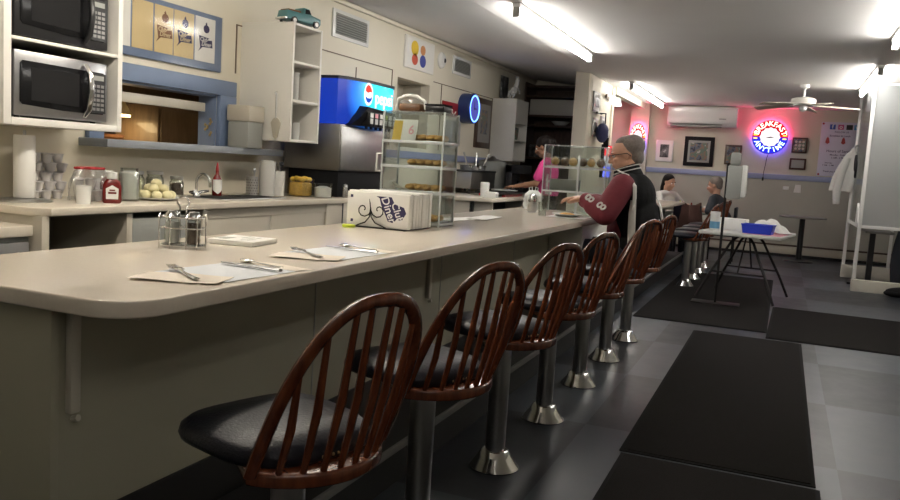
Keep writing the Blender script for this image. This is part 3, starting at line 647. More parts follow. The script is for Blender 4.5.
for k in range(6):
    y = -0.17+0.088*k
    v = MB().box(0.03, 0.125, y, y+0.07, 0.625, 0.745, 0.008).build('valve', 'black', t)
    MB().box(0.125, 0.129, y+0.008, y+0.062, 0.70, 0.738, 0.002).build('flavour_label', ['paper', 'pinkpaper', 'paper', 'lime', 'paper', 'paper'][k], v)
    MB().box(0.125, 0.128, y+0.008, y+0.062, 0.645, 0.692, 0.002).build('lever', 'cup', v)
    MB().cyl((0.075, y+0.035, 0.60), (0.075, y+0.035, 0.625), 0.014).build('nozzle', 'black', v)
# things on the wall farther along
t = thing('red_sign', (-4.1, 9.70, 1.90), 'small red poster with a white squiggle on the wall near the blue clock', 'sign')
MB().box(0, 0.02, -0.25, 0.25, 0, 0.18, 0.004).build('sign_board', 'red', t)
MB().tube([(0.024, -0.02, 0.03), (0.024, 0.05, 0.09), (0.024, 0.02, 0.07), (0.024, 0.10, 0.02), (0.024, 0.17, 0.07)], 0.008).build('glint', 'paper', t)  # glint of light on the poster, drawn as a white stroke
t = thing('towel_dispenser', (-4.1, 9.68, 1.52), 'grey wall dispenser below the small red poster', 'dispenser')
MB().box(0, 0.13, -0.16, 0.16, 0, 0.32, 0.03).build('housing', 'steel', t); MB().box(0.05, 0.1, -0.1, 0.1, -0.03, 0.02).build('paper_end', 'paper', t)
t = thing('wall_clock', (-4.1, 10.17, 2.04), 'thick round wall clock with a glowing blue rim', 'clock')
MB(FL).lathe([(0, 0), (0.195, 0), (0.20, 0.01), (0.20, 0.16), (0.185, 0.175), (0.175, 0.165), (0, 0.155)], 40).build('case', 'clockblue', t)
MB(FL).lathe([(0, 0.155), (0.165, 0.155), (0.165, 0.165), (0, 0.165)], 36).build('dial', glow('dial_blue', (0.16, 0.16, 0.75), 0.11), t)
MB(FL).tube([(0.17*math.cos(a), 0.17*math.sin(a), 0.172) for a in [2*PI*i/36 for i in range(36)]], 0.008, 8, True).build('neon_rim', glow('neon_blue', (0.10, 0.25, 1.0), 1.2), t)
MB(FL).box(-0.006, 0.006, -0.02, 0.10, 0.166, 0.169).build('hand', 'inkb', t); MB(FL).box(-0.02, 0.075, -0.006, 0.006, 0.169, 0.172).build('hand', 'inkb', t)
t = thing('framed_poster', (-4.1, 10.94, 1.54), 'tall dark wood framed picture right of the blue clock', 'picture')
MB().box(0, 0.03, -0.31, 0.31, 0, 0.70, 0.006).build('frame', 'darkwood', t); MB(FL @ TR(0, 0, 0.03)).box(-0.24, 0.24, 0.08, 0.62, 0, 0.002).build('mount', 'tabletop', t); MB(FL @ TR(0, 0, 0.032)).box(-0.13, 0.13, 0.2, 0.54, 0, 0.002).build('picture_sheet', 'photo2', t)
t = thing('wall_cupboard', (-4.1, 11.63, 1.38), 'white wall cupboard with open end shelves beside the dark alcove', 'cupboard')
MB().box(0, 0.37, -0.30, -0.28, 0, 0.91, 0.003).build('side_panel', 'white', t); MB().box(0, 0.37, 0.28, 0.30, 0, 0.91, 0.003).build('side_panel', 'white', t)
for z in (0, 0.30, 0.56, 0.89): MB().box(0.0, 0.365, -0.28, 0.28, z, z+0.02, 0.002).build('shelf', 'white', t)
MB().box(0, 0.01, -0.28, 0.28, 0.02, 0.89).build('back_panel', 'white', t); MB().box(0.36, 0.372, -0.28, 0.28, 0.58, 0.89).build('upper_door', 'white', t)
o = MB().lathe([(0, 0), (0.09, 0), (0.1, 0.18), (0, 0.2)], 16).build('storage_tin', 'photo2', None, loc=(-3.86, 11.6, 1.70)); tag(o, 'dark green tin on the open shelf of the white cupboard', 'tin')
t = thing('horse_figurine', (-3.86, 11.55, 2.291), 'white rearing horse figurine on top of the white cupboard', 'figurine', rz=R(80))
mb = MB(); mb.sph((0, 0, 0.13), (0.10, 0.05, 0.06), 16, 10, Matrix.Rotation(-0.5, 3, 'Y'))
mb.tube([(0.05, 0, 0.17), (0.09, 0, 0.25), (0.085, 0, 0.30)], [0.045, 0.035, 0.03], 10).sph((0.12, 0, 0.30), (0.05, 0.024, 0.026)).sph((0.08, 0.015, 0.335), (0.008, 0.008, 0.02)).sph((0.08, -0.015, 0.335), (0.008, 0.008, 0.02))
for s in (-1, 1): mb.tube([(-0.06, 0.03*s, 0.11), (-0.03, 0.03*s, 0.06), (-0.07, 0.03*s, 0.02), (-0.06, 0.03*s, 0.01)], [0.03, 0.018, 0.012, 0.014], 8).tube([(0.07, 0.03*s, 0.16), (0.13, 0.03*s, 0.15), (0.14, 0.03*s, 0.10)], [0.022, 0.014, 0.011], 8)
mb.tube([(-0.09, 0, 0.12), (-0.14, 0, 0.10), (-0.16, 0, 0.03)], [0.02, 0.018, 0.008], 8).box(-0.12, 0.10, -0.05, 0.05, 0, 0.012, 0.003)
mb.build('horse_body', 'whitegloss', t)
o = MB().box(0, 0.02, -0.16, 0.16, 0, 0.36, 0.003).build('dark_picture', 'photo', None, loc=(-4.08, 11.72, 2.292)); tag(o, 'small dark picture leaning behind the white horse figurine', 'picture')

# ------------------------------------------------------------------ far work counter and cooking things
t = thing('side_counter', (-3.55, 8.5, 0), 'short cream work counter between the soda fountain and the woman in pink', 'counter')
MB().box(-0.5, 0.55, 0, 2.5, 0.885, 0.93, 0.008).build('worktop', 'lam2', t)
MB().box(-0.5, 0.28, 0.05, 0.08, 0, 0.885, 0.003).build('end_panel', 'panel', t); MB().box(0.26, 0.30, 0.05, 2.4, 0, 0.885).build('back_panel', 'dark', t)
for y in (0.08, 1.2, 2.40): MB().box(0.30, 0.52, y, y+0.035, 0, 0.885, 0.003).build('upright_post', 'panel', t)
MB().box(0.30, 0.51, 0.1, 2.4, 0.45, 0.47).build('shelf', 'panel', t)
for i, (y, m) in enumerate(((0.45, 'red'), (0.7, 'denim'), (1.0, 'blue'), (1.6, 'photo2'))):
    o = MB().box(-0.08, 0.08, -0.1, 0.1, 0, 0.22, 0.01).build('supply_box', m, None, loc=(-3.15, 8.5+y, 0.472)); tag(o, ['red', 'dark navy', 'slate blue', 'dark mottled'][i]+' box on the open shelf under the short side counter', 'box')
t = thing('food_warmer', (-3.88, 9.9, 0.93), 'steel food warmer with a dark top on the short side counter', 'food warmer')
MB().box(-0.2, 0.24, -0.45, 0.45, 0.06, 0.27, 0.008).build('housing', 'dsteel', t); MB().box(-0.21, 0.25, -0.46, 0.46, 0.27, 0.295, 0.005).build('top_plate', 'black', t)
for x in (-0.17, 0.2):
    for y in (-0.4, 0.4): MB().cyl((x, y, 0), (x, y, 0.06), 0.018).build('foot', 'black', t)
for i, (y, lab) in enumerate(((-0.25, 'first'), (0.02, 'middle'), (0.27, 'last'))):
    o = thing('steel_pan', (-3.80, 9.9+y, 1.226), f'small steel food pan on the food warmer, {lab} of the three from the near end', 'pan')
    MB().lathe([(0, 0), (0.07, 0), (0.085, 0.06), (0.095, 0.062), (0.08, 0.055), (0, 0.01)], 20).build('pan_bowl', 'chrome', o)
    MB().tube([(0.03, 0, 0.03), (-0.06+0.08*i, 0.05, 0.22)], [0.007, 0.012]).build('ladle', 'steel', o)
t = thing('cook_pot', (-3.83, 10.75, 0.93), 'large dull steel pot standing behind the food warmer', 'pot')
MB().lathe([(0, 0), (0.19, 0), (0.20, 0.02), (0.20, 0.42), (0.21, 0.43), (0, 0.43)], 28).build('pot_body', 'screen', t); MB().lathe([(0, 0.43), (0.2, 0.43), (0.05, 0.47), (0.02, 0.5), (0, 0.5)], 24).build('lid', 'dsteel', t)
t = thing('coffee_machine', (-3.72, 10.72, 0.93), 'black coffee machine at the end of the side counter', 'coffee machine')
t.location = (-3.43, 10.72, 0.93)
MB().box(-0.13, 0.13, -0.2, 0.2, 0, 0.03, 0.006).build('base', 'black', t); MB().box(-0.13, -0.03, -0.2, 0.2, 0.03, 0.40, 0.01).build('tank', 'black', t); MB().box(-0.13, 0.13, -0.2, 0.2, 0.28, 0.40, 0.012).build('brew_head', 'blackmatte', t)
MB().lathe([(0, 0.03), (0.06, 0.03), (0.075, 0.09), (0.05, 0.17), (0.055, 0.18), (0, 0.18)], 20, (0.04, 0, 0)).build('pot', 'glassblack', t)
t = thing('serving_tray', (-3.28, 9.6, 0.93), 'black tray with white plates on the short side counter', 'tray')
MB().box(-0.2, 0.2, -0.42, 0.42, 0.03, 0.05, 0.006).build('tray_board', 'black', t)
for x in (-0.15, 0.15): MB().box(x-0.02, x+0.02, -0.35, 0.35, 0, 0.03).build('runner', 'red', t)
t = thing('plate_stack', (-3.25, 9.62, 0.98), 'white plates lying on the black tray', 'plates')
MB().lathe([(0, 0), (0.1, 0), (0.17, 0.018), (0.172, 0.03), (0, 0.02)], 28).build('plate_rim', 'whitegloss', t)
o = MB().lathe([(0, 0), (0.05, 0), (0.055, 0.165), (0.048, 0.17), (0, 0.165)], 20).build('cup_sleeve', 'whitegloss', None, loc=(-3.24, 8.88, 0.93)); tag(o, 'tall white stack of cups at the near corner of the side counter', 'cups')
o = MB().box(-0.07, 0.07, -0.06, 0.06, 0, 0.07, 0.01).build('napkin_pack', 'paper', None, loc=(-3.10, 8.72, 0.93)); tag(o, 'small white napkin pack right of the tall cup stack', 'napkins')

# ------------------------------------------------------------------ dark alcove hutch
t = thing('storage_hutch', (-3.48, 13.1, 0), 'dark wooden shelf unit filling the alcove behind the woman in pink', 'shelves')
for x in (-0.64, 0.60): MB().box(x, x+0.05, -0.25, 0.34, 0, 2.70, 0.004).build('side_post', 'darkwood', t)
for z in (0.1, 1.0, 1.45, 1.98, 2.14, 2.46, 2.62): MB().box(-0.59, 0.60, -0.22, 0.34, z, z+0.035, 0.003).build('shelf', 'darkwood', t)
MB().box(-0.59, 0.60, 0.32, 0.34, 0, 2.7).build('back_panel', 'darkwood', t)
o = MB().box(-0.54, 0.50, -0.15, 0.15, 0, 0.26, 0.015).build('storage_bin', 'white', None, loc=(-3.49, 13.1, 2.176)); tag(o, 'long pale storage bin on the upper shelf of the dark alcove', 'bin')
o = MB().lathe([(0, 0), (0.08, 0), (0.15, 0.06), (0.155, 0.065), (0.07, 0.02), (0, 0.02)], 24).build('white_bowl', 'whitegloss', None, loc=(-3.50, 13.0, 2.016)); tag(o, 'single white bowl on the dark alcove shelf', 'bowl')
for i in range(4):
    o = MB().box(-0.1, 0.1, -0.1, 0.1, 0, 0.2+0.03*(i % 2), 0.01).build('dark_carton', ['photo', 'denim', 'photo', 'brown'][i], None, loc=(-3.88+0.27*i, 13.0, 1.486)); tag(o, ['leftmost dark carton', 'navy carton, second from the left,', 'dark carton, third from the left,', 'brown carton at the right end'][i]+' on the alcove shelf', 'carton')

# ------------------------------------------------------------------ pillar wall: photos, cap, lit sign, wall lamp
def wallframe(y, z, w, h, frame, pic, label, x=-2.6, b=0.03, mount=0.05):
    t = thing('framed_photo', (x, y, z), label, 'picture')
    MB().box(0, 0.025, -w/2, w/2, -h/2, h/2, 0.004).build('frame', frame, t)
    MB(FL @ TR(0, 0, 0.025)).box(-w/2+b, w/2-b, -h/2+b, h/2-b, 0, 0.001).build('mount', 'paper', t)
    MB(FL @ TR(0, 0, 0.026)).box(-w/2+b+mount, w/2-b-mount, -h/2+b+mount, h/2-b-mount, 0, 0.001).build('photo_sheet', pic, t)
wallframe(11.47, 2.28, 0.40, 0.29, 'tabletop', 'photo', 'upper framed photo on the bright wall beside the pillar')
wallframe(11.50, 1.93, 0.30, 0.26, 'steel', 'photo', 'lower framed photo on the wall beside the pillar, left of the cap', mount=0.03)
wallframe(11.98, 1.99, 0.26, 0.26, 'steel', 'photo', 'framed photo on the bright wall behind the hanging cap', mount=0.03)
t = thing('baseball_cap', (-2.49, 11.58, 1.70), 'dark blue baseball cap hanging from a black hook beside the pillar', 'cap')
MB().sph((0, 0, 0.16), (0.085, 0.20, 0.14), 20, 12).build('crown', mat('navy_cotton', (0.025, 0.03, 0.10), 0.8), t)
MB().grid(lambda u, v: Vector((0.03+0.05*math.sin(u*PI), -0.02+0.26*(u-.5)*(1-.3*v)+0.12, 0.10-0.15*v)), 10, 5, 0.006).build('visor', 'jblack', t)
MB(FL @ TR(0.04, 0.16, 0.083)).prism(disc(0.045, 16), 0, 0.004).build('cap_emblem', 'paper', t)
MB().tube([(-0.075, 0.05, 0.44), (0.02, 0.05, 0.44), (0.02, 0.05, 0.30), (0.02, 0.05, 0.26)], 0.010, 8).tube([(-0.075, -0.12, 0.44), (-0.075, 0.2, 0.44)], 0.012, 8).build('hook', 'black', t)
t = thing('lit_beverage_sign', (-2.6, 12.4, 1.22), 'small lit sign, red above and blue below, behind the seated man', 'sign')
MB().box(0, 0.05, -0.3, 0.24, 0, 0.50, 0.01).build('sign_case', 'black', t)
MB().box(0.05, 0.055, -0.28, 0.22, 0.33, 0.49).build('red_panel', glow('sign_red', (0.85, 0.04, 0.05), 0.35), t)
MB().box(0.05, 0.055, -0.28, 0.22, 0.17, 0.33).build('white_panel', glow('sign_white', (0.7, 0.68, 0.7), 0.22), t)
MB().box(0.05, 0.055, -0.28, 0.22, 0.01, 0.17).build('blue_panel', glow('sign_blue', (0.12, 0.15, 0.9), 0.5), t)
MB(FL @ TR(-0.03, 0.41, 0.056)).text('TE', 0.15, (0, 0, 0), 0.002, 0.0).build('sign_lettering', glow('sign_cream', (1, 0.9, 0.7), 0.4), t)
t = thing('wall_lamp', (-2.57, 12.2, 2.42), 'wooden wall bracket lamp with a lit glass shade near the ceiling', 'wall lamp')
MB().box(0, 0.03, -0.25, 0.28, -0.035, 0.035, 0.006).build('wood_bracket', 'brownwood', t)
for y in (-0.1, 0.25): MB().lathe([(0.03, 0.02), (0.04, 0.0), (0.065, -0.10), (0.06, -0.10), (0.0, -0.02)], 18, (0.09, y, 0)).build('glass_shade', glow('shade_glow', (1, 0.97, 0.92), 0.7), t)

# ------------------------------------------------------------------ the long lunch counter
def rounded(x0, x1, y0, y1, r):
    p = [(x0, y1), (x0, y0)]
    p += [(x1-r+r*math.sin(a), y0+r-r*math.cos(a)) for a in [PI/2*i/10 for i in range(11)]]
    return p+[(x1, y1)]
t = thing('lunch_counter', (-1.65, 1.42, 0), 'long cream laminate lunch counter with stools along it', 'counter')
MB().prism(rounded(-0.60, 0.285, -0.02, 5.75, 0.13), 0.886, 0.93, 0.006).build('countertop', 'lam', t)
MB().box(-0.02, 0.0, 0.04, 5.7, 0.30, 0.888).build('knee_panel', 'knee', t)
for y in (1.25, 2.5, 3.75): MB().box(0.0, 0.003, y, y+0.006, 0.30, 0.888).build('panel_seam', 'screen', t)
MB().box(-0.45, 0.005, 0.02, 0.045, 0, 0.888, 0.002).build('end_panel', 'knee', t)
MB().box(-0.03, 0.01, 0.03, 5.7, 0, 0.30).build('kick_board', 'step', t)
MB().box(-0.47, -0.45, 0.04, 5.7, 0, 0.888).build('back_panel', 'panel', t)
MB().box(0.0, 0.26, 4.62, 5.62, 0.17, 0.888, 0.003).build('end_block', 'white', t)
for y in (0.055, 2.3):
    b = MB().box(0.0, 0.022, y+0.012, y+0.044, 0.60, 0.886, 0.004).build('bracket', 'heater', t)
    MB().box(0.0, 0.24, y+0.012, y+0.044, 0.875, 0.886).build('bracket_arm', 'heater', b); MB().cyl((0.012, y+0.028, 0.585), (0.030, y+0.028, 0.59), 0.009, n=8).build('bracket_screw', 'heater', b)
t = thing('foot_step', (-1.64, 1.5, 0), 'low black foot step running along the base of the stool counter', 'step')
MB().box(0.02, 0.30, 0, 11.2, 0, 0.155).build('step_body', 'step', t); MB().box(0.295, 0.312, 0, 11.2, 0.135, 0.165, 0.004).build('step_nosing', 'stepedge', t)
t = thing('lunch_counter', (-1.65, 9.5, 0), 'second cream counter beyond the seated man, with four stools', 'counter')
MB().prism(rounded(-0.60, 0.27, 0.0, 3.2, 0.1), 0.888, 0.93, 0.012).build('countertop', 'lam', t)
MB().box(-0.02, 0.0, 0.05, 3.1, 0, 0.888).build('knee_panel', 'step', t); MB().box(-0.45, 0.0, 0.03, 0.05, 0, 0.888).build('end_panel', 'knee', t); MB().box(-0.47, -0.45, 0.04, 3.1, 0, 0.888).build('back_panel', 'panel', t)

# ------------------------------------------------------------------ stools
def make_stool(label):
    t = thing('counter_stool', (0, 0, 0), label, 'stool', group=None)
    MB().lathe([(0, 0), (0.108, 0), (0.110, 0.006), (0.106, 0.012), (0.074, 0.052), (0.060, 0.078), (0.046, 0.085), (0, 0.085)], 36).build('flared_base', 'chrome', t)
    MB().lathe([(0, 0.08), (0.043, 0.08), (0.043, 0.555), (0, 0.555)], 28).build('column', 'column', t)
    MB().lathe([(0, 0.545), (0.11, 0.545), (0.11, 0.567), (0, 0.567)], 24).build('swivel_plate', 'black', t)
    pl = [(-0.03, -0.14)]+[(0.02+0.21*math.sin(a), -0.215*math.cos(a)) for a in [PI*(0.13+0.74*i/20) for i in range(21)]]+[(-0.03, 0.14)]
    MB().prism(pl, 0.567, 0.602, 0.008).build('seat_rim', 'wood', t)
    def sec(k, z, cx=-0.042): return [(cx+k*0.205*math.copysign(abs(math.cos(q))**0.6, math.cos(q)), k*(0.206-0.022*math.cos(q))*math.copysign(abs(math.sin(q))**0.6, math.sin(q)), z) for q in [2*PI*i/40 for i in range(40)]]
    MB().loft([sec(0.90, 0.592), sec(0.98, 0.600), sec(1.0, 0.612), sec(0.98, 0.630), sec(0.90, 0.645), sec(0.6, 0.656), sec(0.2, 0.659)]).build('seat_cushion', 'vinyl', t, ang=80)
    mb = MB()
    for i in range(27):
        a = PI*(0.16+0.68*i/26); mb.sph((-0.045+0.206*math.sin(a)**0.7, -0.186*math.cos(a), 0.612), 0.0048, 6, 4)
    mb.build('nailheads', 'nail', t)
    hz = lambda a: 0.596+0.402*math.sin(a)**0.75
    hoop = [(0.118+0.185*(hz(a)-0.596)/0.402, -0.197*math.copysign(abs(math.cos(a))**0.8, math.cos(a)), hz(a)) for a in [PI*i/36 for i in range(37)]]
    MB().tube(hoop, 0.0175, 10, flat=0.75).build('back_hoop', 'wood', t)
    for k in range(8):
        f = (k-3.5)/3.5; y = 0.150*f; bx = 0.02+0.205*math.sqrt(max(0, 1-(y/0.215)**2))-0.012
        yt = 0.168*f; best = min((q for q in hoop if q[2] > 0.75), key=lambda q: abs(q[1]-yt))
        top = Vector(best); bot = Vector((bx, y, 0.597)); mid = bot.lerp(top, 0.45)+Vector((0.010, 0, 0))
        MB().tube([bot, bot.lerp(mid, 0.5), mid, mid.lerp(top, 0.5), top], [0.008, 0.0095, 0.0105, 0.0085, 0.007], 8).build('spindle', 'wood', t)
    return t
ordn = ['first', 'second', 'third', 'fourth', 'fifth', 'sixth', 'seventh']
s0 = make_stool('bow-back wooden stool with dark vinyl seat, nearest the camera at the counter')
ys = [(1.63, -19), (2.41, -22), (3.22, -21), (3.99, -20), (4.77, 6), (5.53, -22), (6.30, -18)]
tail = ['', 'second from the near counter end', 'third from the near end, beside the large floor mat', 'fourth from the near counter end', 'fifth from the near end, turned slightly', 'sixth from the near end, just before the seated man', 'with the man in the maroon jacket on it']
for i, (y, a) in enumerate(ys):
    if i == 0: s0.location = (-1.06, y, 0); s0.rotation_euler = (0, 0, R(a))
    else: dup(s0, (-1.05, y, 0), R(a), 'bow-back wooden counter stool, '+tail[i])
for i, y in enumerate((9.95, 10.75, 11.5, 12.3)):
    dup(s0, (-1.0, y, 0), R(-8), f'bow-back stool at the far counter beyond the man, {ordn[i]} of four from the near end')
for o in bpy.data.objects:
    if o.name.startswith('counter_stool'): o['group'] = 'bow-back stools along the counters'

# ------------------------------------------------------------------ floor mats
def floormat(x, y, w, l, label, rz=0.0):
    t = thing('floor_mat', (x, y, 0), label, 'floor mat', rz)
    MB().box(-w/2, w/2, -l/2, l/2, 0, 0.006, 0.002).build('rubber_border', 'rubber', t)
    MB().box(-w/2+0.02, w/2-0.02, -l/2+0.02, l/2-0.02, 0.006, 0.011, 0.002).build('ribbed_pile', 'matrug', t)
floormat(-0.175, 5.40, 0.85, 3.36, 'large black ribbed floor mat beside the stools, in the middle of the floor')
floormat(-0.16, 2.05, 0.85, 3.28, 'black floor mat at the bottom edge of the photo, closest to the camera')
floormat(-0.60, 9.45, 1.16, 4.1, 'black floor mat under the sanitizer stand and folding table')
floormat(0.70, 8.07, 1.42, 1.86, 'wide black floor mat in front of the partition, to the right', R(-1))

# ------------------------------------------------------------------ things on the lunch counter
CZ = 0.93
t = thing('condiment_caddy', (-2.02, 2.34, CZ), 'chrome wire caddy holding salt and pepper shakers on the counter', 'caddy', rz=R(20))
mb = MB()
for z in (0.012, 0.075): mb.tube([(0.075*math.copysign(abs(math.cos(q))**.6, math.cos(q)), 0.045*math.copysign(abs(math.sin(q))**.6, math.sin(q)), z) for q in [2*PI*i/32 for i in range(32)]], 0.0028, 6, True)
for sx in (-1, 1):
    for x in (0.03, 0.07): mb.tube([(sx*x, -0.045, 0.0), (sx*x, -0.046, 0.115), (sx*x, -0.036, 0.125)], 0.0028, 6).tube([(sx*x, 0.045, 0.0), (sx*x, 0.046, 0.115), (sx*x, 0.036, 0.125)], 0.0028, 6)
for z in (0.115,): mb.tube([(0.075*math.copysign(abs(math.cos(q))**.6, math.cos(q)), 0.045*math.copysign(abs(math.sin(q))**.6, math.sin(q)), z) for q in [2*PI*i/32 for i in range(32)]], 0.0028, 6, True)
for y in (-0.02, 0, 0.02): mb.tube([(-0.075, y, 0.012), (0.075, y, 0.012)], 0.0025, 6)
mb.build('wire_rack', 'chrome', t)
MB().tube([(-0.012, 0, 0.012), (-0.012, 0, 0.15)]+[(-0.022*math.cos(a)*1.0, 0, 0.165+0.022*math.sin(a)) for a in [PI*i/8 for i in range(9)]]+[(0.012, 0, 0.15), (0.012, 0, 0.012)], 0.0032, 8).build('loop_handle', 'chrome', t)
for sx, m, nm in ((-1, 'salt', 'salt'), (1, 'pepper', 'pepper')):
    w = Vector((0.040*sx, 0, 0)); w.rotate(Euler((0, 0, R(20))))
    q = thing(nm+'_shaker', (-2.02+w.x, 2.34+w.y, CZ+0.0155), f'glass {nm} shaker with chrome lid in the wire caddy', 'shaker')
    MB().lathe([(0, 0), (0.024, 0), (0.026, 0.004), (0.026, 0.085), (0.021, 0.092), (0, 0.092)], 12).build('glass_body', 'glass', q)
    MB().lathe([(0, 0.003), (0.0225, 0.003), (0.0225, 0.078), (0, 0.08)], 12).build('contents', m, q)
    MB().lathe([(0.022, 0.09), (0.025, 0.092), (0.025, 0.108), (0.016, 0.120), (0, 0.123)], 16).build('lid', 'chrome', q)
t = thing('menu_card_stack', (-1.98, 2.645, CZ), 'flat white block of printed cards lying behind the place settings', 'cards', rz=R(8))
MB().box(-0.10, 0.10, -0.10, 0.10, 0, 0.02, 0.005).build('card_block', 'paper', t); MB().box(-0.01, 0.0, 0.0, 0.08, 0.02, 0.0206).box(0.02, 0.028, -0.06, 0.05, 0.02, 0.0206).box(0.045, 0.052, -0.05, 0.06, 0.02, 0.0206).box(-0.085, -0.03, -0.07, 0.0, 0.02, 0.0206).build('card_print', 'screen', t)
def fork(loc, rz, label):
    t = thing('fork', loc, label, 'fork', rz); t.scale = (1.35, 1.25, 1.2)
    MB().tube([(0, -0.095, 0.004), (0, -0.05, 0.003), (0, 0.01, 0.006), (0, 0.03, 0.008)], [0.007, 0.006, 0.0035, 0.006], 8, flat=0.4).build('handle', 'chrome', t)
    mb = MB().box(-0.011, 0.011, 0.028, 0.052, 0.006, 0.0085, 0.001)
    for k in range(4): mb.tube([(-0.009+0.006*k, 0.05, 0.0075), (-0.009+0.006*k, 0.075, 0.005), (-0.0085+0.0057*k, 0.098, 0.009)], [0.0026, 0.0025, 0.0018], 6)
    mb.build('tines', 'chrome', t)
def knife(loc, rz, label):
    t = thing('table_knife', loc, label, 'knife', rz); t.scale = (1.25, 1.1, 1.2)
    MB().tube([(0, -0.11, 0.005), (0, -0.02, 0.005)], [0.008, 0.006], 8, flat=0.5).build('handle', 'column', t)
    MB().prism([(-0.005, -0.02), (0.005, -0.02), (0.009, 0.02), (0.008, 0.09), (0.0, 0.115), (-0.006, 0.1)], 0.003, 0.006, 0.001).build('blade', 'column', t)
def spoon(loc, rz, label):
    t = thing('spoon', loc, label, 'spoon', rz)
    MB().tube([(0, -0.10, 0.004), (0, -0.05, 0.003), (0, 0.04, 0.007)], [0.007, 0.005, 0.004], 8, flat=0.4).build('handle', 'chrome', t)
    MB().sph((0, 0.065, 0.007), (0.019, 0.030, 0.006), 16, 8).build('bowl', 'chrome', t)
def sheet(name, loc, w, l, rz, m, label, cat, amp=0.0015):
    o = MB().grid(lambda u, v: Vector(((u-.5)*w, (v-.5)*l, 0.0012+amp*(1+math.sin(u*7+v*5)))), 12, 12, 0.0008).build(name, m, None, loc=loc); o.rotation_euler = (0, 0, rz)
    return tag(o, label, cat)
def place(x, y, w1, w2):
    y += 0.04
    sheet('placemat', (x, y, CZ), 0.27, 0.34, R(-2), 'bluepaper', f'pale blue-white paper placemat at the {w1} place setting', 'placemat', 0.0008)
    sheet('paper_napkin', (x+0.0, y-0.205, CZ+0.003), 0.25, 0.145, R(20), 'beigepaper', f'folded beige napkin under the fork at the {w1} setting', 'napkin')
    fork((x-0.03, y-0.165, CZ+0.007), R(58), f'steel fork lying on the napkin at the {w1} setting')
    knife((x+0.01, y+0.095, CZ+0.004), R(84), f'steel table knife on the placemat at the {w1} setting')
    spoon((x-0.01, y+0.175, CZ+0.004), R(78), f'steel teaspoon beside the knife at the {w1} setting')
    sheet('paper_napkin', (x+0.03, y+0.20, CZ-0.0005), 0.24, 0.08, R(-5), 'beigepaper', f'beige napkin edge under the right side of the {w1} placemat', 'napkin')
place(-1.535, 1.945, 'nearest', 0)
place(-1.56, 2.63, 'second', 0)
o = MB().prism(disc(0.035, 20), 0, 0.014, 0.003).build('lime_lid', 'lime', None, loc=(-2.11, 3.72, CZ)); tag(o, 'small lime yellow lid by the corner of the menu stack', 'lid')
# menus in a scroll holder
t = thing('menu_holder', (-1.985, 3.78, CZ), 'black wrought iron scroll holder in front of the upright menus', 'menu holder')
mb = MB(FW @ TR(0.02, 0, 0.012))
for cx, sg in ((-0.088, 1), (0.002, -1)):
    mb.tube([(cx+sg*(0.006+0.0036*i)*math.cos(i*0.62-0.6), 0.098+(0.006+0.0036*i)*math.sin(i*0.62-0.6), 0.0) for i in range(12)], 0.0034, 6)
mb.tube([(-0.045, 0.11, 0), (-0.05, 0.06, 0), (-0.075, 0.03, 0), (-0.13, 0.008, 0)], 0.0036, 6).tube([(-0.045, 0.11, 0), (-0.04, 0.06, 0), (-0.015, 0.03, 0), (0.05, 0.008, 0)], 0.0036, 6).tube([(-0.045, 0.10, 0), (-0.05, 0.135, 0), (-0.055, 0.155, 0)], [0.0034, 0.003, 0.001], 6)
mb.build('scroll_front', 'iron', t)
MB().box(-0.17, 0.175, -0.002, 0.33, 0.0, 0.006, 0.002).build('base_frame', 'iron', t)
for i in range(9):
    y0 = 0.012+i*0.034; j = random.uniform(-0.006, 0.006)
    m = thing('menu', (-1.985+j, 3.78+y0, CZ+0.0065), 'upright white folded menu in the scroll holder, front one with printed cover' if i == 0 else 'white folded menu standing in the row behind the printed front menu', 'menu', group='menus in the scroll holder')
    MB().box(-0.185, 0.185, 0, 0.030, 0, 0.185+random.uniform(-0.004, 0.004), 0.003).build('pages', 'paper', m)
    if i == 0:
        c = MB(FW).prism([(-0.01, 0.165), (0.08, 0.165), (0.10, 0.13), (0.155, 0.115), (0.17, 0.085), (0.145, 0.045), (0.115, 0.05), (0.095, 0.03), (0.065, 0.035), (0.045, 0.075), (0.02, 0.12), (0.01, 0.155)], 0, 0.001).build('printed_emblem', 'ink', m)
        MB(FW @ TR(0, 0, 0.0012)).text('Diner', 0.062, (0.065, 0.098, 0), 0.0003, R(-66), 0.1).text('Club', 0.058, (0.118, 0.088, 0), 0.0003, R(-66), 0.1).build('script_lettering', 'inkw', m)
        MB(FW @ TR(0, 0, 0.0005)).box(-0.165, -0.15, 0.15, 0.165, 0, 0.0006).box(-0.16, -0.145, 0.02, 0.035, 0, 0.0006).build('corner_mark', 'ink', m)
# pastry case
def case(loc, w, d, tiers, h, label, name='pastry_case'):
    t = thing(name, loc, label, 'display case')
    z1 = tiers[-1]
    mb = MB()
    for x0, x1, y0, y1 in ((0, 0.004, 0, d), (w-0.004, w, 0, d), (0, w, d-0.004, d), (0, w, 0, 0.004)): mb.box(x0, x1, y0, y1, 0.0, h)
    mb.build('acrylic_walls', 'acrylic', t)
    MB().box(0, w, 0, d, h, h+0.006, 0.002).build('top_panel', 'hazyacrylic', t)
    for x in (0.0, w):
        for y in (0.0, d): MB().box(x-0.005, x+0.005, y-0.005, y+0.005, 0, h+0.004, 0.002).build('corner_post', 'acryledge', t)
    for z in tiers:
        MB().box(0, w, 0, d, z, z+0.007, 0.001).build('shelf', 'hazyacrylic', t)
        MB().box(-0.003, w+0.003, -0.006, 0.0, z-0.004, z+0.012, 0.001).box(w, w+0.006, 0, d, z-0.004, z+0.012, 0.001).build('shelf_edge', 'acryledge', t)
    return t
PX, PY = -2.18, 4.20
t = case((PX, PY, CZ), 0.38, 0.21, [0.01, 0.185, 0.33, 0.472], 0.645, 'clear acrylic pastry case with four tiers behind the menus')
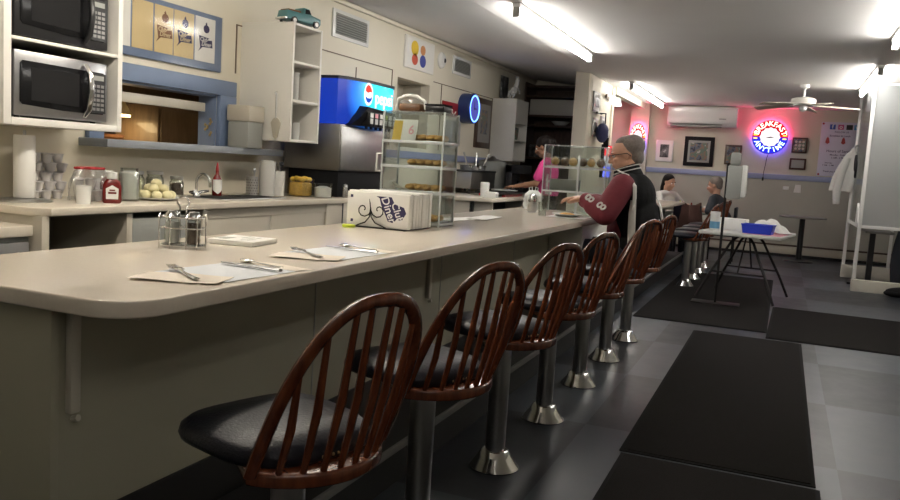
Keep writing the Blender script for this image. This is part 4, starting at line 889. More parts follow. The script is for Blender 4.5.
MB().tube([(-0.006, 0, 0.30), (-0.03, -0.01, 0.30), (-0.03, -0.01, 0.40), (-0.006, 0, 0.40)], 0.006).build('door_handle', 'whitegloss', t)
pp = MB().sph((0, 0, 0.016), (0.030, 0.024, 0.018), 12, 8).sph((0.012, 0.01, 0.026), (0.014, 0.012, 0.010), 8, 6).build('pastry', 'pastry'); first = [True]
def pastries(x0, y0, z, nx, ny, label, grp, dx=0.053, dy=0.047):
    for i in range(nx):
        for j in range(ny):
            o = pp if first[0] else pp.copy()
            if not first[0]: COL.objects.link(o)
            first[0] = False
            o.location = (x0+i*dx+random.uniform(-.005, .005), y0+j*dy+random.uniform(-.005, .005), z); o.rotation_euler = (0, 0, random.uniform(0, 6))
            tag(o, label, 'pastry', grp)
for z, lab, k in ((0.479, 'top', 1), (0.337, 'second', 1), (0.192, 'third', 1), (0.017, 'bottom', 1)):
    o = MB().box(-0.12, 0.12, -0.085, 0.085, 0, 0.008, 0.003).build('pastry_tray', 'steel', None, loc=(PX+0.24, PY+0.107, CZ+z+0.0005)); tag(o, f'thin metal tray of pastries on the {lab} tier of the acrylic case', 'tray')
    pastries(PX+0.16, PY+0.06, CZ+z+0.0095, 4, 3, f'golden baked pastry on the {lab} tier of the acrylic pastry case', f'pastries on the {lab} tier')
t = thing('serving_tongs', (PX+0.10, PY+0.045, CZ+0.193), 'pale plastic tongs lying on the third tier of the pastry case', 'tongs', rz=R(-15))
MB().tube([(-0.06, 0, 0.045), (0.0, 0, 0.022), (0.07, 0, 0.008)], [0.010, 0.011, 0.006], 8, flat=0.5).build('upper_arm', 'panel', t); MB().tube([(-0.06, 0.02, 0.02), (0, 0.02, 0.012), (0.07, 0.012, 0.006)], [0.009, 0.010, 0.006], 8, flat=0.5).build('lower_arm', 'panel', t)
o = MB().loft([[(0, 0, 0), (0.15, 0, 0), (0.15, 0.001, 0), (0, 0.001, 0)], [(0, 0.03, 0.125), (0.15, 0.03, 0.125), (0.15, 0.031, 0.125), (0, 0.031, 0.125)]]).build('price_card', 'paper', None, loc=(PX+0.05, PY+0.01, CZ+0.4795)); tag(o, 'white and yellow price card standing in the top tier', 'card')
MB().box(0.0, 0.055, -0.0015, 0.0, 0.0, 0.12).build('yellow_band', 'yellow', o).rotation_euler = (R(-13.5), 0, 0)
MB(FW @ TR(0.115, 0.065, 0.0)).text('6', 0.075, (0, 0, 0), 0.0006).build('card_print', 'pinkpaper', o).rotation_euler = (R(-13.5), 0, 0)
# bread bag and black box on top of the case
t = thing('cake_bag', (PX+0.13, PY+0.105, CZ+0.652), 'white-edged plastic bag with brown cake on top of the pastry case', 'bag'); t.scale = (0.95, 0.9, 0.85)
MB().box(-0.075, 0.075, -0.06, 0.06, 0.003, 0.055, 0.015).build('brown_cake', 'bread', t)
def bagf2(u, v):
    a = u*2*PI; r = math.sin(PI*(0.08+0.84*v)); k = 1+0.06*math.sin(6*a+5*v)
    return Vector((0.105*r*k*math.cos(a), 0.085*r*k*math.sin(a), 0.10*v+0.001))
MB().grid(bagf2, 30, 12).build('bag_film', 'wrap', t)
MB().tube([(-0.1, -0.02, 0.02), (-0.085, -0.03, 0.085), (-0.03, -0.04, 0.108), (0.04, -0.04, 0.105), (0.09, -0.03, 0.07), (0.1, -0.03, 0.015)], [0.008, 0.013, 0.012, 0.012, 0.012, 0.008], 8).build('bag_fold', 'whitegloss', t)
t = thing('black_box', (PX+0.30, PY+0.09, CZ+0.652), 'black plastic box on top of the pastry case', 'box')
MB().box(-0.06, 0.06, -0.06, 0.06, 0, 0.035, 0.006).build('box_body', 'black', t); MB().box(-0.062, 0.062, -0.062, 0.062, 0.035, 0.046, 0.004).build('lid', 'blackmatte', t)
sheet('paper_sheet', (-1.98, 5.0, CZ), 0.16, 0.5, R(-8), 'paper', 'loose white paper lying on the counter past the pastry case', 'paper')
sheet('paper_napkin', (-1.90, 5.25, CZ+0.006), 0.14, 0.45, R(6), 'paper', 'folded white paper lying over the loose sheet past the pastry case', 'paper')

# second case in front of the man
CX, CY = -1.95, 6.80
t = case((CX, CY, CZ), 0.54, 0.24, [0.18, 0.385], 0.575, 'low wide acrylic case of wrapped pastries in front of the seated man')
MB().box(0.30, 0.32, -0.012, 0.0, 0, 0.5, 0.003).build('front_post', 'acryledge', t)
o = MB().box(-0.25, 0.25, -0.10, 0.10, 0, 0.012, 0.003).build('pastry_tray', 'panel', None, loc=(CX+0.27, CY+0.12, CZ+0.393)); tag(o, 'tray of wrapped pastries in the upper tier of the low case', 'tray')
for i in range(6):
    q = thing('wrapped_pastry', (CX+0.07+0.080*i, CY+0.11+0.03*(i % 2), CZ+0.406), 'brown pastry in shiny plastic wrap, in the low case', 'pastry', i*0.8, 'wrapped pastries in the low case')
    MB().sph((0, 0, 0.036), (0.036, 0.040, 0.034), 12, 8).build('pastry_body', 'bread' if i % 2 else 'pastry', q)
    MB().grid(lambda u, v: Vector(((0.0385+0.003*math.sin(9*u*2*PI))*math.cos(u*2*PI)*math.sin(PI*(.1+.8*v)), (0.045+0.005*math.sin(7*u*2*PI))*math.sin(u*2*PI)*math.sin(PI*(.1+.8*v)), 0.08*v+0.001)), 24, 8).build('film', 'wrap', q)
o = MB().box(-0.12, 0.12, -0.07, 0.07, 0, 0.10, 0.01).build('dark_carton', 'screen', None, loc=(CX+0.17, CY+0.13, CZ+0.1885)); tag(o, 'grey carton on the lower tier of the low acrylic case', 'carton')
t = thing('plastic_bag', (-2.09, 7.02, CZ), 'crumpled white plastic bag on the counter beside the low case', 'bag'); t.scale = (0.85, 0.85, 0.85)
def bagf3(u, v):
    a = u*2*PI; k = 1+0.10*math.sin(5*a+9*v)+0.06*math.sin(11*a-4*v)
    r = (0.095 if v < 0.75 else 0.095*(1-(v-.75)*2.2))
    return Vector((r*k*math.cos(a), r*k*math.sin(a), 0.20*v))
MB().grid(bagf3, 40, 14).build('bag_film', 'whitegloss', t); 
for s in (-1, 1): MB().tube([(0.04*s, -0.01, 0.18), (0.05*s, -0.01, 0.225), (0.02*s, 0, 0.235), (0.015*s, 0, 0.18)], 0.007).build('bag_loop', 'whitegloss', t)
t = thing('sugar_shaker', (-1.94, 6.50, CZ), 'chrome-topped sugar shaker on the counter beside the white bag', 'shaker')
MB().lathe([(0, 0), (0.036, 0), (0.040, 0.01), (0.036, 0.09), (0, 0.09)], 20).build('glass_body', 'steel', t); MB().lathe([(0.038, 0.09), (0.038, 0.11), (0.028, 0.145), (0.010, 0.155), (0, 0.155)], 20).build('lid', 'chrome', t)
sheet('placemat', (-1.56, 6.30, CZ), 0.30, 0.42, R(3), 'paper', 'white paper placemat in front of the man in maroon', 'placemat', 0.0008)
o = thing('dinner_plate', (-1.58, 6.28, CZ+0.004), 'white plate of food between the man and the low case', 'plate')
MB().lathe([(0, 0), (0.07, 0), (0.12, 0.016), (0.122, 0.02), (0.07, 0.006), (0, 0.006)], 30).build('dish', 'whitegloss', o); MB().sph((0, 0, 0.016), (0.06, 0.05, 0.014), 12, 8).build('food', 'pastry', o)
t = thing('drinking_glass', (-1.74, 6.12, CZ), 'clear drinking glass beside the man\'s plate', 'glass')
MB().lathe([(0, 0), (0.028, 0), (0.036, 0.11), (0.034, 0.11), (0.026, 0.006), (0, 0.006)], 20).build('glass_wall', 'glass', t)

# ------------------------------------------------------------------ far wall
def art(x, z, w, h, frame, pic, label, b=0.05, mount=0.0, mm='paper'):
    t = thing('framed_picture', (x, 15.6, z), label, 'picture')
    MB().box(-w/2, w/2, -0.03, 0, -h/2, h/2, 0.006).build('frame', frame, t)
    MB(FW @ TR(0, 0, 0.03)).box(-w/2+b, w/2-b, -h/2+b, h/2-b, 0, 0.002).build('mount', mm, t)
    MB(FW @ TR(0, 0, 0.032)).box(-w/2+b+mount, w/2-b-mount, -h/2+b+mount, h/2-b-mount, 0, 0.002).build('picture_sheet', pic, t)
    return t
art(-2.15, 1.77, 0.32, 0.40, 'whitegloss', 'photo', 'white framed black-and-white photo on the far wall, nearest the pier', 0.02, 0.06)
art(-1.53, 1.79, 0.53, 0.54, 'blackmatte', 'photo2', 'large black framed print on the far wall under the air conditioner', 0.07, 0.04, 'screen')
art(-0.925, 1.76, 0.29, 0.36, 'darkwood', 'photo2', 'dark framed picture between the large print and the round lit sign', 0.035)
q = art(0.17, 1.985, 0.25, 0.27, 'brown', 'photo2', 'small maroon framed badge display right of the round lit sign, upper of two', 0.025)
mb = MB(FW @ TR(0, 0, 0.034))
for i in range(3):
    for j in range(3): mb.prism(disc(0.022, 12, 1, (-0.06+0.06*i, -0.06+0.06*j)), 0, 0.002)
mb.build('badges', 'heater', q)
art(0.17, 1.655, 0.27, 0.20, 'brown', 'screen', 'small dark framed certificate right of the round lit sign, lower of two', 0.03, 0.0)
# air conditioner
t = thing('air_conditioner', (-1.51, 15.6, 2.24), 'long white air conditioner mounted high on the far wall', 'air conditioner')
MB(Matrix(((0, 0, 1, 0), (-1, 0, 0, 0), (0, 1, 0, 0), (0, 0, 0, 1)))).prism([(0, 0.02), (0.14, 0.0), (0.20, 0.04), (0.23, 0.10), (0.23, 0.33), (0.21, 0.35), (0, 0.35)], -0.61, 0.61, 0.01).build('housing', 'whitegloss', t)
MB().box(-0.55, 0.35, -0.20, -0.06, -0.012, 0.012, 0.003).build('outlet_slot', 'screen', t); MB().loft([[(x, -0.19, 0.028), (x, -0.215, 0.045), (x, -0.21, 0.05), (x, -0.185, 0.033)] for x in (-0.56, 0.36)]).build('louvre', 'steel', t)
MB().box(0.3, 0.42, -0.232, -0.22, 0.13, 0.15).build('display', 'screen', t)
# the round lit sign
GW = [glow('sign_letter_red', (1.0, 0.82, 0.62), 0.6), glow('sign_letter_blue', (0.55, 0.9, 1.0), 0.6), glow('sign_yellow', (1.0, 0.65, 0.10), 0.34), glow('sign_white_glow', (1.0, 0.88, 0.90), 0.26), glow('sign_halo_red', (1.0, 0.04, 0.12), 12.0), glow('sign_halo_blue', (0.12, 0.10, 1.0), 3.0)]
def litsign(name, loc, r, rx, label, halo):
    t = thing(name, loc, label, 'sign')
    Fs = FW @ Matrix.Diagonal((rx, 1, 1, 1))
    MB(Fs @ TR(0, 0, 0.04)).lathe([(0, -0.03), (0.3*r, -0.03), (0.3*r, 0.028), (r, 0.028), (r, 0.03), (0, 0.03)], 48).build('backing_disc', mat('sign_navy', (0.02, 0.015, 0.10), 0.4), t)
    for nm, a0, a1, m in (('red_rim', 0.02, PI-0.02, 4), ('blue_rim', PI+0.02, 2*PI-0.02, 5)):
        MB(Fs @ TR(0, 0, 0.045)).tube([(r*0.95*math.cos(a0+(a1-a0)*i/24), r*0.93*math.sin(a0+(a1-a0)*i/24), 0) for i in range(25)], 0.011, 8).build(nm, glow('rim_glow', (1.0, 0.045, 0.17), halo) if m == 4 else GW[5], t)
    for nm, a0, a1, c in (('red_band', 0.0, PI, (0.75, 0.01, 0.03)), ('blue_band', PI, 2*PI, (0.03, 0.03, 0.75))):
        pts = [(0.97*r*math.cos(a0+(a1-a0)*i/20), 0.97*r*math.sin(a0+(a1-a0)*i/20)) for i in range(21)]+[(0.56*r*math.cos(a1-(a1-a0)*i/20), 0.56*r*math.sin(a1-(a1-a0)*i/20)) for i in range(21)]
        MB(Fs @ TR(0, 0, 0.07)).prism(pts, 0, 0.003).build(nm, glow('sign_'+nm, c, 0.22), t)
    mb = MB(Fs @ TR(0, 0, 0.074)); arc_text(mb, 'BREAKFAST', 0.78*r, R(162), R(18), 0.42*r, True); mb.build('upper_lettering', GW[0], t)
    mb = MB(Fs @ TR(0, 0, 0.074)); arc_text(mb, 'ANYTIME', 0.78*r, R(207), R(333), 0.40*r, False); mb.build('lower_lettering', GW[1], t)
    mb = MB(Fs @ TR(0, 0, 0.076))
    for a in (PI-0.14, PI+0.12, -0.12, 0.14): mb.prism([(s, q) for s, q in ((0.70*r*math.copysign(1, math.cos(a)), r*0.78*math.sin(a)-0.012), (0.92*r*math.copysign(1, math.cos(a)), r*0.78*math.sin(a)-0.012), (0.92*r*math.copysign(1, math.cos(a)), r*0.78*math.sin(a)+0.012), (0.70*r*math.copysign(1, math.cos(a)), r*0.78*math.sin(a)+0.012))], 0, 0.003)
    mb.build('side_bars', GW[2], t)
    petal = [(0.58*r*(1-0.10*(i % 2))*math.cos(2*PI*i/24), 0.58*r*(1-0.10*(i % 2))*math.sin(2*PI*i/24)) for i in range(24)]
    c = MB(Fs @ TR(0, 0, 0.072)).prism(petal, 0, 0.006).build('centre_plate', GW[3], t)
    MB(Fs @ TR(0, 0, 0.078)).prism([(-0.28*r, -0.02*r), (-0.05*r, -0.06*r), (0.28*r, -0.02*r), (0.05*r, 0.03*r)], 0, 0.002).build('plate_mark', 'screen', c)
    return t
t = litsign('lit_sign', (-0.33, 15.6, 2.105), 0.30, 1.0, 'round lit sign reading BREAKFAST ANYTIME on the far wall', 11.0)
MB().tube([(0, -0.02, -0.29), (-0.02, -0.03, -0.38), (-0.03, -0.02, -0.5), (-0.045, -0.045, -0.62), (-0.05, -0.05, -0.76)], 0.006).box(-0.065, -0.035, -0.06, -0.035, -0.78, -0.72).build('power_cord', 'black', t)
t = litsign('lit_sign', (-2.63, 15.42, 1.97), 0.28, 0.54, 'narrow oval lit sign with yellow letters on the pier behind the seated man', 17.0)
o = MB().box(-0.05, 0.05, -0.008, 0, -0.03, 0.03, 0.003).build('wall_outlet', 'whitegloss', None, loc=(0.02, 15.575, 1.22)); tag(o, 'small white wall outlet on the wainscot below the round lit sign', 'outlet')
o = MB().prism([(-0.05, 0), (0.07, 0), (0.06, 0.14), (-0.03, 0.14)], 0, 0.006).build('white_patch', 'whitegloss', None, loc=(0.20, 15.57, 1.15)); o.rotation_euler = (R(90), 0, 0); tag(o, 'white tapered patch on the wainscot right of the outlet', 'tag')  # flat white shape on the wainscot, narrower towards the top
# social poster
t = thing('wall_poster', (0.80, 15.6, 1.94), 'large white poster with social media icons on the far wall', 'poster')
MB().box(-0.31, 0.31, -0.012, 0, -0.47, 0.47, 0.003).build('poster_board', mat('poster_sheet', (0.60, 0.60, 0.72), 0.5), t)
P = FW @ TR(0, 0, 0.0125)
for x, m, s in ((-0.13, mat('icon_blue', (0.03, 0.08, 0.4), 0.5), 'f'), (0.0, mat('icon_magenta', (0.45, 0.05, 0.2), 0.5), 'o'), (0.13, 'inkb', ''), (0.25, mat('icon_cyan', (0.1, 0.35, 0.6), 0.5), 'v')):
    k = MB(P).box(x-0.045, x+0.045+(0.01 if s == '' else 0), 0.345, 0.43, 0, 0.002, 0.0).build('icon', m, t)
    if s: MB(P @ TR(0, 0, 0.0022)).text(s, 0.10, (x, 0.392, 0), 0.0006).build('icon_glyph', 'paper', k)
MB(P).text('FOLLOW US', 0.04, (0.02, 0.30, 0), 0.0005).text('Breakfast & Lunch', 0.045, (0.0, 0.235, 0), 0.0005).text('Hours of Service', 0.062, (0.02, -0.03, 0), 0.0005).text('Monday - Friday', 0.04, (0.0, -0.095, 0), 0.0005).text('6 AM - 2 PM', 0.04, (0.0, -0.145, 0), 0.0005).text('Saturday', 0.035, (-0.14, -0.235, 0), 0.0005).text('7 AM - 2 PM', 0.035, (-0.14, -0.28, 0), 0.0005).text('Sunday', 0.035, (0.13, -0.235, 0), 0.0005).text('7 AM - 1 PM', 0.035, (0.13, -0.28, 0), 0.0005).text('Thank you for your visit', 0.04, (-0.02, -0.385, 0), 0.0005).build('lettering', 'ink', t)
for x in (-0.19, 0.06):
    MB(P).prism([(x-0.035, 0.115), (x, 0.09), (x+0.035, 0.115), (x+0.02, 0.19), (x, 0.215), (x-0.02, 0.19)], 0, 0.001).build('red_emblem', 'red', t)
for x, z in ((-0.28, 0.44), (-0.28, -0.44)): MB(P).prism(disc(0.018, 12, 1, (x, z)), 0, 0.004).build('pin', 'red', t)
# ceiling fan
t = thing('ceiling_fan', (0.12, 11.75, 2.613), 'white five-blade ceiling fan over the far dining area', 'ceiling fan')
MB().lathe([(0, 0), (0.06, 0), (0.055, -0.04), (0.02, -0.06), (0, -0.06)], 24).build('canopy', 'whitegloss', t); MB().cyl((0, 0, -0.05), (0, 0, -0.17), 0.014).build('down_rod', 'whitegloss', t)
MB().lathe([(0, -0.16), (0.09, -0.165), (0.155, -0.19), (0.155, -0.255), (0.10, -0.28), (0, -0.285)], 32).build('motor', 'white', t)
MB().lathe([(0, -0.285), (0.045, -0.285), (0.05, -0.33), (0.03, -0.35), (0, -0.352)], 20).build('switch_cap', 'whitegloss', t)
for k in range(5):
    a = 0.12+k*2*PI/5; d = Vector((math.cos(a), math.sin(a), 0)); n = Vector((-d.y, d.x, 0))
    q = lambda r, w, z: d*r+n*w+Vector((0, 0, z))
    b = MB().loft([[q(r, -w, z-0.012), q(r, w, z+0.012), q(r, w, z+0.02), q(r, -w, z-0.004)] for r, w, z in ((0.17, 0.05, -0.275), (0.3, 0.062, -0.28), (0.66, 0.07, -0.30), (0.69, 0.045, -0.302))]).build('blade', 'panel', t)
    MB().loft([[q(r, -w, z), q(r, w, z), q(r, w, z+0.008), q(r, -w, z+0.008)] for r, w, z in ((0.08, 0.015, -0.275), (0.2, 0.03, -0.285))]).build('blade_iron', 'whitegloss', b)

# ------------------------------------------------------------------ plexiglass partition
t = thing('plexiglass_partition', (0.95, 11.3, 0), 'tall white framed plexiglass partition on low wooden bases, right side', 'partition')
MB().box(-0.06, 1.3, -0.06, 0.06, 0, 0.15, 0.006).build('base_box', 'pbox', t); MB().box(-0.08, 1.1, 1.60, 1.72, 0, 0.185, 0.006).build('base_box', 'pbox', t)
for x, y, z0, z1 in ((-0.035, 0, 0.15, 2.602), (-0.055, 1.66, 0.185, 2.602)): MB().box(x-0.022, x+0.022, y-0.022, y+0.022, z0, z1, 0.004).build('post', 'ptop', t)
MB().box(0.50, 0.54, 1.64, 1.68, 0.185, 1.0, 0.003).build('post', 'ptop', t); MB().box(0.50, 1.1, 1.645, 1.675, 0.97, 1.0, 0.003).build('rail', 'ptop', t)
MB().box(-0.06, -0.03, 0.022, 1.638, 0.80, 0.84, 0.003).build('rail', 'ptop', t); MB().box(-0.06, -0.03, 0.022, 1.638, 2.56, 2.6, 0.003).build('rail', 'ptop', t)
MB().box(-0.013, 1.3, -0.015, 0.015, 0.80, 0.84, 0.003).build('rail', 'ptop', t); MB().box(-0.013, 1.3, -0.015, 0.015, 2.57, 2.6, 0.003).build('rail', 'ptop', t)
MB().box(-0.048, -0.042, 0.022, 1.638, 0.84, 2.56).build('side_panel', 'plexi', t)
MB().box(-0.013, 1.3, -0.003, 0.003, 0.84, 2.57).build('front_panel', 'frost', t)
MB().tube([(-0.055, 0.0, 0.86), (-0.055, 0.1, 1.04), (-0.055, 0.26, 1.10), (-0.055, 0.3, 0.84)], 0.015, 8).build('brace', 'ptop', t)
t = thing('white_jacket', (0.885, 12.92, 1.0), 'white jacket hanging from the far post of the plexiglass partition', 'jacket')
MB().grid(lambda u, v: Vector((-0.02+0.13*math.cos(u*2*PI)*(0.35+0.9*math.sin(v*2.0))*(1 if v > 0.1 else 0.6)+0.012*math.sin(u*30)*v-0.12*v, 0.07*math.sin(u*2*PI)*(0.4+0.7*v)+0.01*math.cos(u*26)*v, 0.86-0.62*v)), 48, 14, 0.005).build('jacket_body', 'wshirt', t)
MB().tube([(-0.10, -0.05, 0.72), (-0.16, -0.06, 0.5), (-0.19, -0.06, 0.25), (-0.18, -0.06, 0.05)], [0.05, 0.06, 0.055, 0.045], 12).build('sleeve', 'wshirt', t)
MB().tube([(-0.02, 0, 0.84), (0.0, 0, 0.9), (0.03, 0, 0.9)], 0.012).build('collar_loop', 'screen', t)
t = thing('black_strap', (0.875, 11.95, 1.42), 'black tangled strap hanging on the plexiglass side panel', 'strap')
for k in range(4): MB().tube([(-0.03, 0.05*k+0.06*math.cos(a)*(1+.3*k), 0.12+0.10*math.sin(a+k)+0.03*k) for a in [2*PI*i/16 for i in range(16)]], 0.014, 6, True).build('strap_loop', 'jblack', t)
t = thing('cafe_table', (1.15, 12.1, 0), 'grey-topped black table inside the plexiglass partition', 'table')
MB().box(-0.12, 0.22, -0.35, 0.35, 0.72, 0.75, 0.006).build('tabletop', 'tabletop', t); MB().box(-0.035, 0.035, -0.035, 0.035, 0.02, 0.72).build('column', 'black', t); MB().box(-0.25, 0.25, -0.05, 0.05, 0, 0.025, 0.005).build('foot', 'black', t); MB().box(-0.05, 0.05, -0.25, 0.25, 0, 0.025, 0.005).build('foot', 'black', t)
t = thing('draped_coat', (1.55, 12.0, 0), 'dark coat draped over a seat behind the partition at the photo edge', 'coat')
MB().grid(lambda u, v: Vector((0.16*math.cos(u*2*PI)*(0.55+0.45*math.sin(v*2.6))+0.012*math.sin(u*40), 0.13*math.sin(u*2*PI)*(0.5+0.5*math.sin(v*2.6))+0.01*math.cos(u*31), 0.02+0.86*(1-v))), 40, 14, 0.006).build('coat_cloth', 'shirt', t)
t = thing('black_bag', (1.52, 11.10, 0), 'black bag slumped on the floor against the partition base', 'bag')
MB().sph((0, 0, 0.065), (0.26, 0.10, 0.065), 24, 12).sph((-0.14, -0.02, 0.045), (0.14, 0.08, 0.045), 16, 10).build('bag_body', 'jblack', t); MB().tube([(-0.1, -0.05, 0.11), (0, -0.08, 0.15), (0.12, -0.05, 0.11)], 0.01).build('bag_strap', 'jblack', t)
# far pedestal table
t = thing('pedestal_table', (0.33, 14.75, 0), 'round grey pedestal table standing alone by the far wall', 'table')
MB().lathe([(0, 0.735), (0.36, 0.735), (0.375, 0.745), (0.375, 0.758), (0.365, 0.765), (0, 0.765)], 40).build('tabletop', 'tabletop', t); MB().lathe([(0, 0.02), (0.045, 0.02), (0.045, 0.735), (0, 0.735)], 20).build('pedestal', 'black', t); MB().lathe([(0, 0), (0.24, 0), (0.23, 0.02), (0.06, 0.045), (0, 0.045)], 28).build('base', 'black', t)

# ------------------------------------------------------------------ sanitizer stand and folding table
t = thing('sanitizer_stand', (-0.555, 8.74, 0.011), 'white hand sanitizer dispenser on a thin black floor stand', 'dispenser stand')
MB().box(-0.24, 0.24, -0.11, 0.11, 0, 0.014, 0.003).build('base_plate', 'iron', t); MB().cyl((0.0, 0, 0.014), (0.0, 0, 1.46), 0.013).build('pole', 'iron', t)
d = MB().box(0.005, 0.15, -0.06, 0.05, 1.10, 1.44, 0.015).build('dispenser_body', 'screen', t)
MB().box(0.13, 0.195, -0.055, 0.045, 1.12, 1.45, 0.02).build('white_cover', 'whitegloss', d); MB().box(0.195, 0.200, -0.03, 0.02, 1.16, 1.30).build('push_bar', 'steel', d); MB().box(0.02, 0.12, -0.05, 0.03, 1.44, 1.57, 0.02).build('refill_bottle', 'screen', d)
FT = (-0.32, 9.42, 0.012)
t = thing('folding_table', FT, 'white plastic folding table with black bent legs', 'table', rz=R(-9))
MB().box(-0.42, 0.42, -0.5, 0.5, 0.70, 0.738, 0.012).build('tabletop', 'foldtop', t)
for y in (-0.38, 0.38):
    for x in (-1, 1): MB().tube([(x*0.05, y*0.55, 0.70), (x*0.12, y*0.7, 0.62), (x*0.20, y*0.85, 0.45), (x*0.30, y*1.0, 0.25), (x*0.40, y*1.15, 0.014)], 0.014, 8).build('leg', 'iron', t)
    MB().tube([(-0.27, y*0.96, 0.30), (0.27, y*0.96, 0.30)], 0.010).tube([(0, y*0.96, 0.30), (0, y*0.2, 0.69)], 0.009).build('leg_brace', 'iron', t)
def on_table(x, y):
    v = Vector((x, y, 0)); v.rotate(Euler((0, 0, R(-9)))); return (FT[0]+v.x, FT[1]+v.y, 0.7505)
t = thing('wipes_canister', on_table(-0.30, -0.30), 'white and blue wipes canister on the folding table', 'canister')
MB().lathe([(0, 0), (0.05, 0), (0.052, 0.005), (0.052, 0.17), (0, 0.17)], 24).build('canister_body', 'whitegloss', t); MB().lathe([(0.053, 0.02), (0.0535, 0.02), (0.0535, 0.095), (0.053, 0.095)], 24).build('blue_band', mat('wipe_blue', (0.12, 0.30, 0.48), 0.4), t); MB().lathe([(0, 0.17), (0.055, 0.17), (0.052, 0.20), (0, 0.205)], 24).build('lid', 'whitegloss', t)
o = MB().box(-0.15, 0.15, -0.09, 0.09, 0, 0.13, 0.006).build('paper_box', 'paper', None, loc=on_table(-0.17, 0.0)); o.rotation_euler = (0, 0, R(-9)); tag(o, 'white paper box behind the wipes canister on the folding table', 'box')
sheet('pink_sheet', on_table(0.22, -0.10), 0.38, 0.76, R(-9), 'pinkpaper', 'pink paper sheet covering the right side of the folding table', 'paper', 0.0006)
t = thing('blue_basket', on_table(0.16, -0.33), 'bright blue plastic basket on the pink sheet', 'basket', R(-9)); t.location.z += 0.006
MB().loft([[(x*k, y*k, z) for x, y in ((-0.15, -0.09), (0.15, -0.09), (0.15, 0.09), (-0.15, 0.09))] for k, z in ((0.94, 0), (1.05, 0.095), (1.0, 0.095), (0.9, 0.006))]).build('basket_shell', 'bluebin', t); MB().tube([(-0.158, -0.095, 0.093), (0.158, -0.095, 0.093), (0.158, 0.095, 0.093), (-0.158, 0.095, 0.093)], 0.007, 6, True).build('rim', 'bluebin', t)
t = thing('crumpled_napkins', on_table(0.22, 0.02), 'crumpled white napkins heaped behind the blue basket', 'napkins', R(-9)); t.location.z += 0.006
def napf(u, v):
    h = max(0, 1-((u-.45)*1.9)**2-((v-.5)*1.7)**2)
    return Vector(((u-.5)*0.42+0.01*math.sin(v*20), (v-.5)*0.26+0.01*math.sin(u*23), 0.006+0.13*h+0.018*math.sin(u*17+v*9)*h+0.004))
MB().grid(napf, 24, 16, 0.003).build('napkin_cloth', 'paper', t, ang=20)

# ------------------------------------------------------------------ dining table and chairs at the back
t = thing('dining_table', (-1.40, 13.75, 0), 'dark-edged dining table between the two far diners', 'table')
MB().box(-0.36, 0.36, -0.36, 0.36, 0.72, 0.75, 0.006).build('tabletop', 'tabletop', t); MB().box(-0.04, 0.04, -0.04, 0.04, 0.03, 0.72).build('column', 'black', t); MB().lathe([(0, 0), (0.26, 0), (0.25, 0.02), (0.06, 0.04), (0, 0.04)], 24).build('base', 'black', t)
def chair(loc, rz, label):
    t = thing('dining_chair', loc, label, 'chair', rz)
    MB().box(-0.22, 0.22, -0.21, 0.21, 0.42, 0.46, 0.015).build('seat', 'vinyl', t); MB().box(-0.21, -0.17, -0.21, 0.21, 0.60, 0.88, 0.015).build('backrest', 'vinyl', t)
    for x in (-0.19, 0.19):
        for y in (-0.19, 0.19): MB().cyl((x, y, 0), (x, y, 0.42 if x > 0 else 0.86), 0.014).build('leg', 'iron', t)
chair((-1.88, 13.9, 0), 0, 'black dining chair under the far diner in white'); chair((-0.86, 13.4, 0), PI, 'black dining chair under the far diner in the dark shirt'); chair((-1.35, 13.05, 0), PI/2, 'black dining chair with a brown coat over it')
t = thing('brown_coat', (-1.30, 12.86, 0.46), 'brown coat draped over the back of a dining chair', 'coat')
MB().grid(lambda u, v: Vector((0.20*math.cos(u*2*PI)*(0.7+0.3*v)+0.012*math.sin(u*38), 0.085*math.sin(u*2*PI)*(0.8+0.5*v)+0.008*math.cos(u*30), 0.42-0.42*v+0.05*math.cos(u*2*PI)**2*(1-v))), 44, 12, 0.006).build('coat_cloth', 'brown', t)
for i, (x, y, m, h, nm, lab) in enumerate(((-1.54, 13.48, 'lime', 0.13, 'mustard_bottle', 'yellow squeeze bottle on the far dining table'), (-1.36, 13.46, 'ketchup', 0.11, 'sauce_bottle', 'dark red sauce bottle on the far dining table'), (-1.16, 13.76, 'whitegloss', 0.10, 'coffee_mug', 'white mug in front of the diner in the dark shirt'))):
    t = thing(nm, (x, y, 0.75), lab, 'mug' if 'mug' in nm else 'bottle')
    MB().lathe([(0, 0), (0.035, 0), (0.037, 0.01), (0.035, h*0.8), (0.02 if i < 2 else 0.036, h), (0, h)], 16).build('body', m, t)
    if i < 2: MB().lathe([(0.018, h), (0.012, h+0.04), (0, h+0.045)], 12).build('cap', m, t)
    else: MB().tube([(0.036, 0, 0.08), (0.062, 0, 0.07), (0.062, 0, 0.035), (0.036, 0, 0.025)], 0.006).build('handle', m, t)

# ------------------------------------------------------------------ people
def organic(name, parts, m, parent, voxel=0.01, smooth=6, loc=None):
    """One continuous surface from overlapping tapered limbs and ellipsoids."""
    b = MB()
    for p in parts:
        if p[0] == 'e': b.sph(p[1], p[2], 20, 14, p[3] if len(p) > 3 else None)
        else:
            pts = [Vector(q) for q in p[1]]; rs = p[2]
            for i in range(len(pts)):
                b.sph(pts[i], rs[i], 14, 10)
                if i: b.cyl(pts[i-1], pts[i], rs[i-1], rs[i], 16)
    o = b.build(name, m, None, flat=True)
    r = o.modifiers.new('r', 'REMESH'); r.mode = 'VOXEL'; r.voxel_size = voxel
    s = o.modifiers.new('s', 'SMOOTH'); s.factor = 0.5; s.iterations = smooth
    dg = bpy.context.evaluated_depsgraph_get()
    me = bpy.data.meshes.new_from_object(o.evaluated_get(dg)); me.name = name
    o.modifiers.clear(); old = o.data; o.data = me; bpy.data.meshes.remove(old)
    if not me.materials: me.materials.append(M[m])
    me.shade_smooth()
    o.parent = parent
    return o
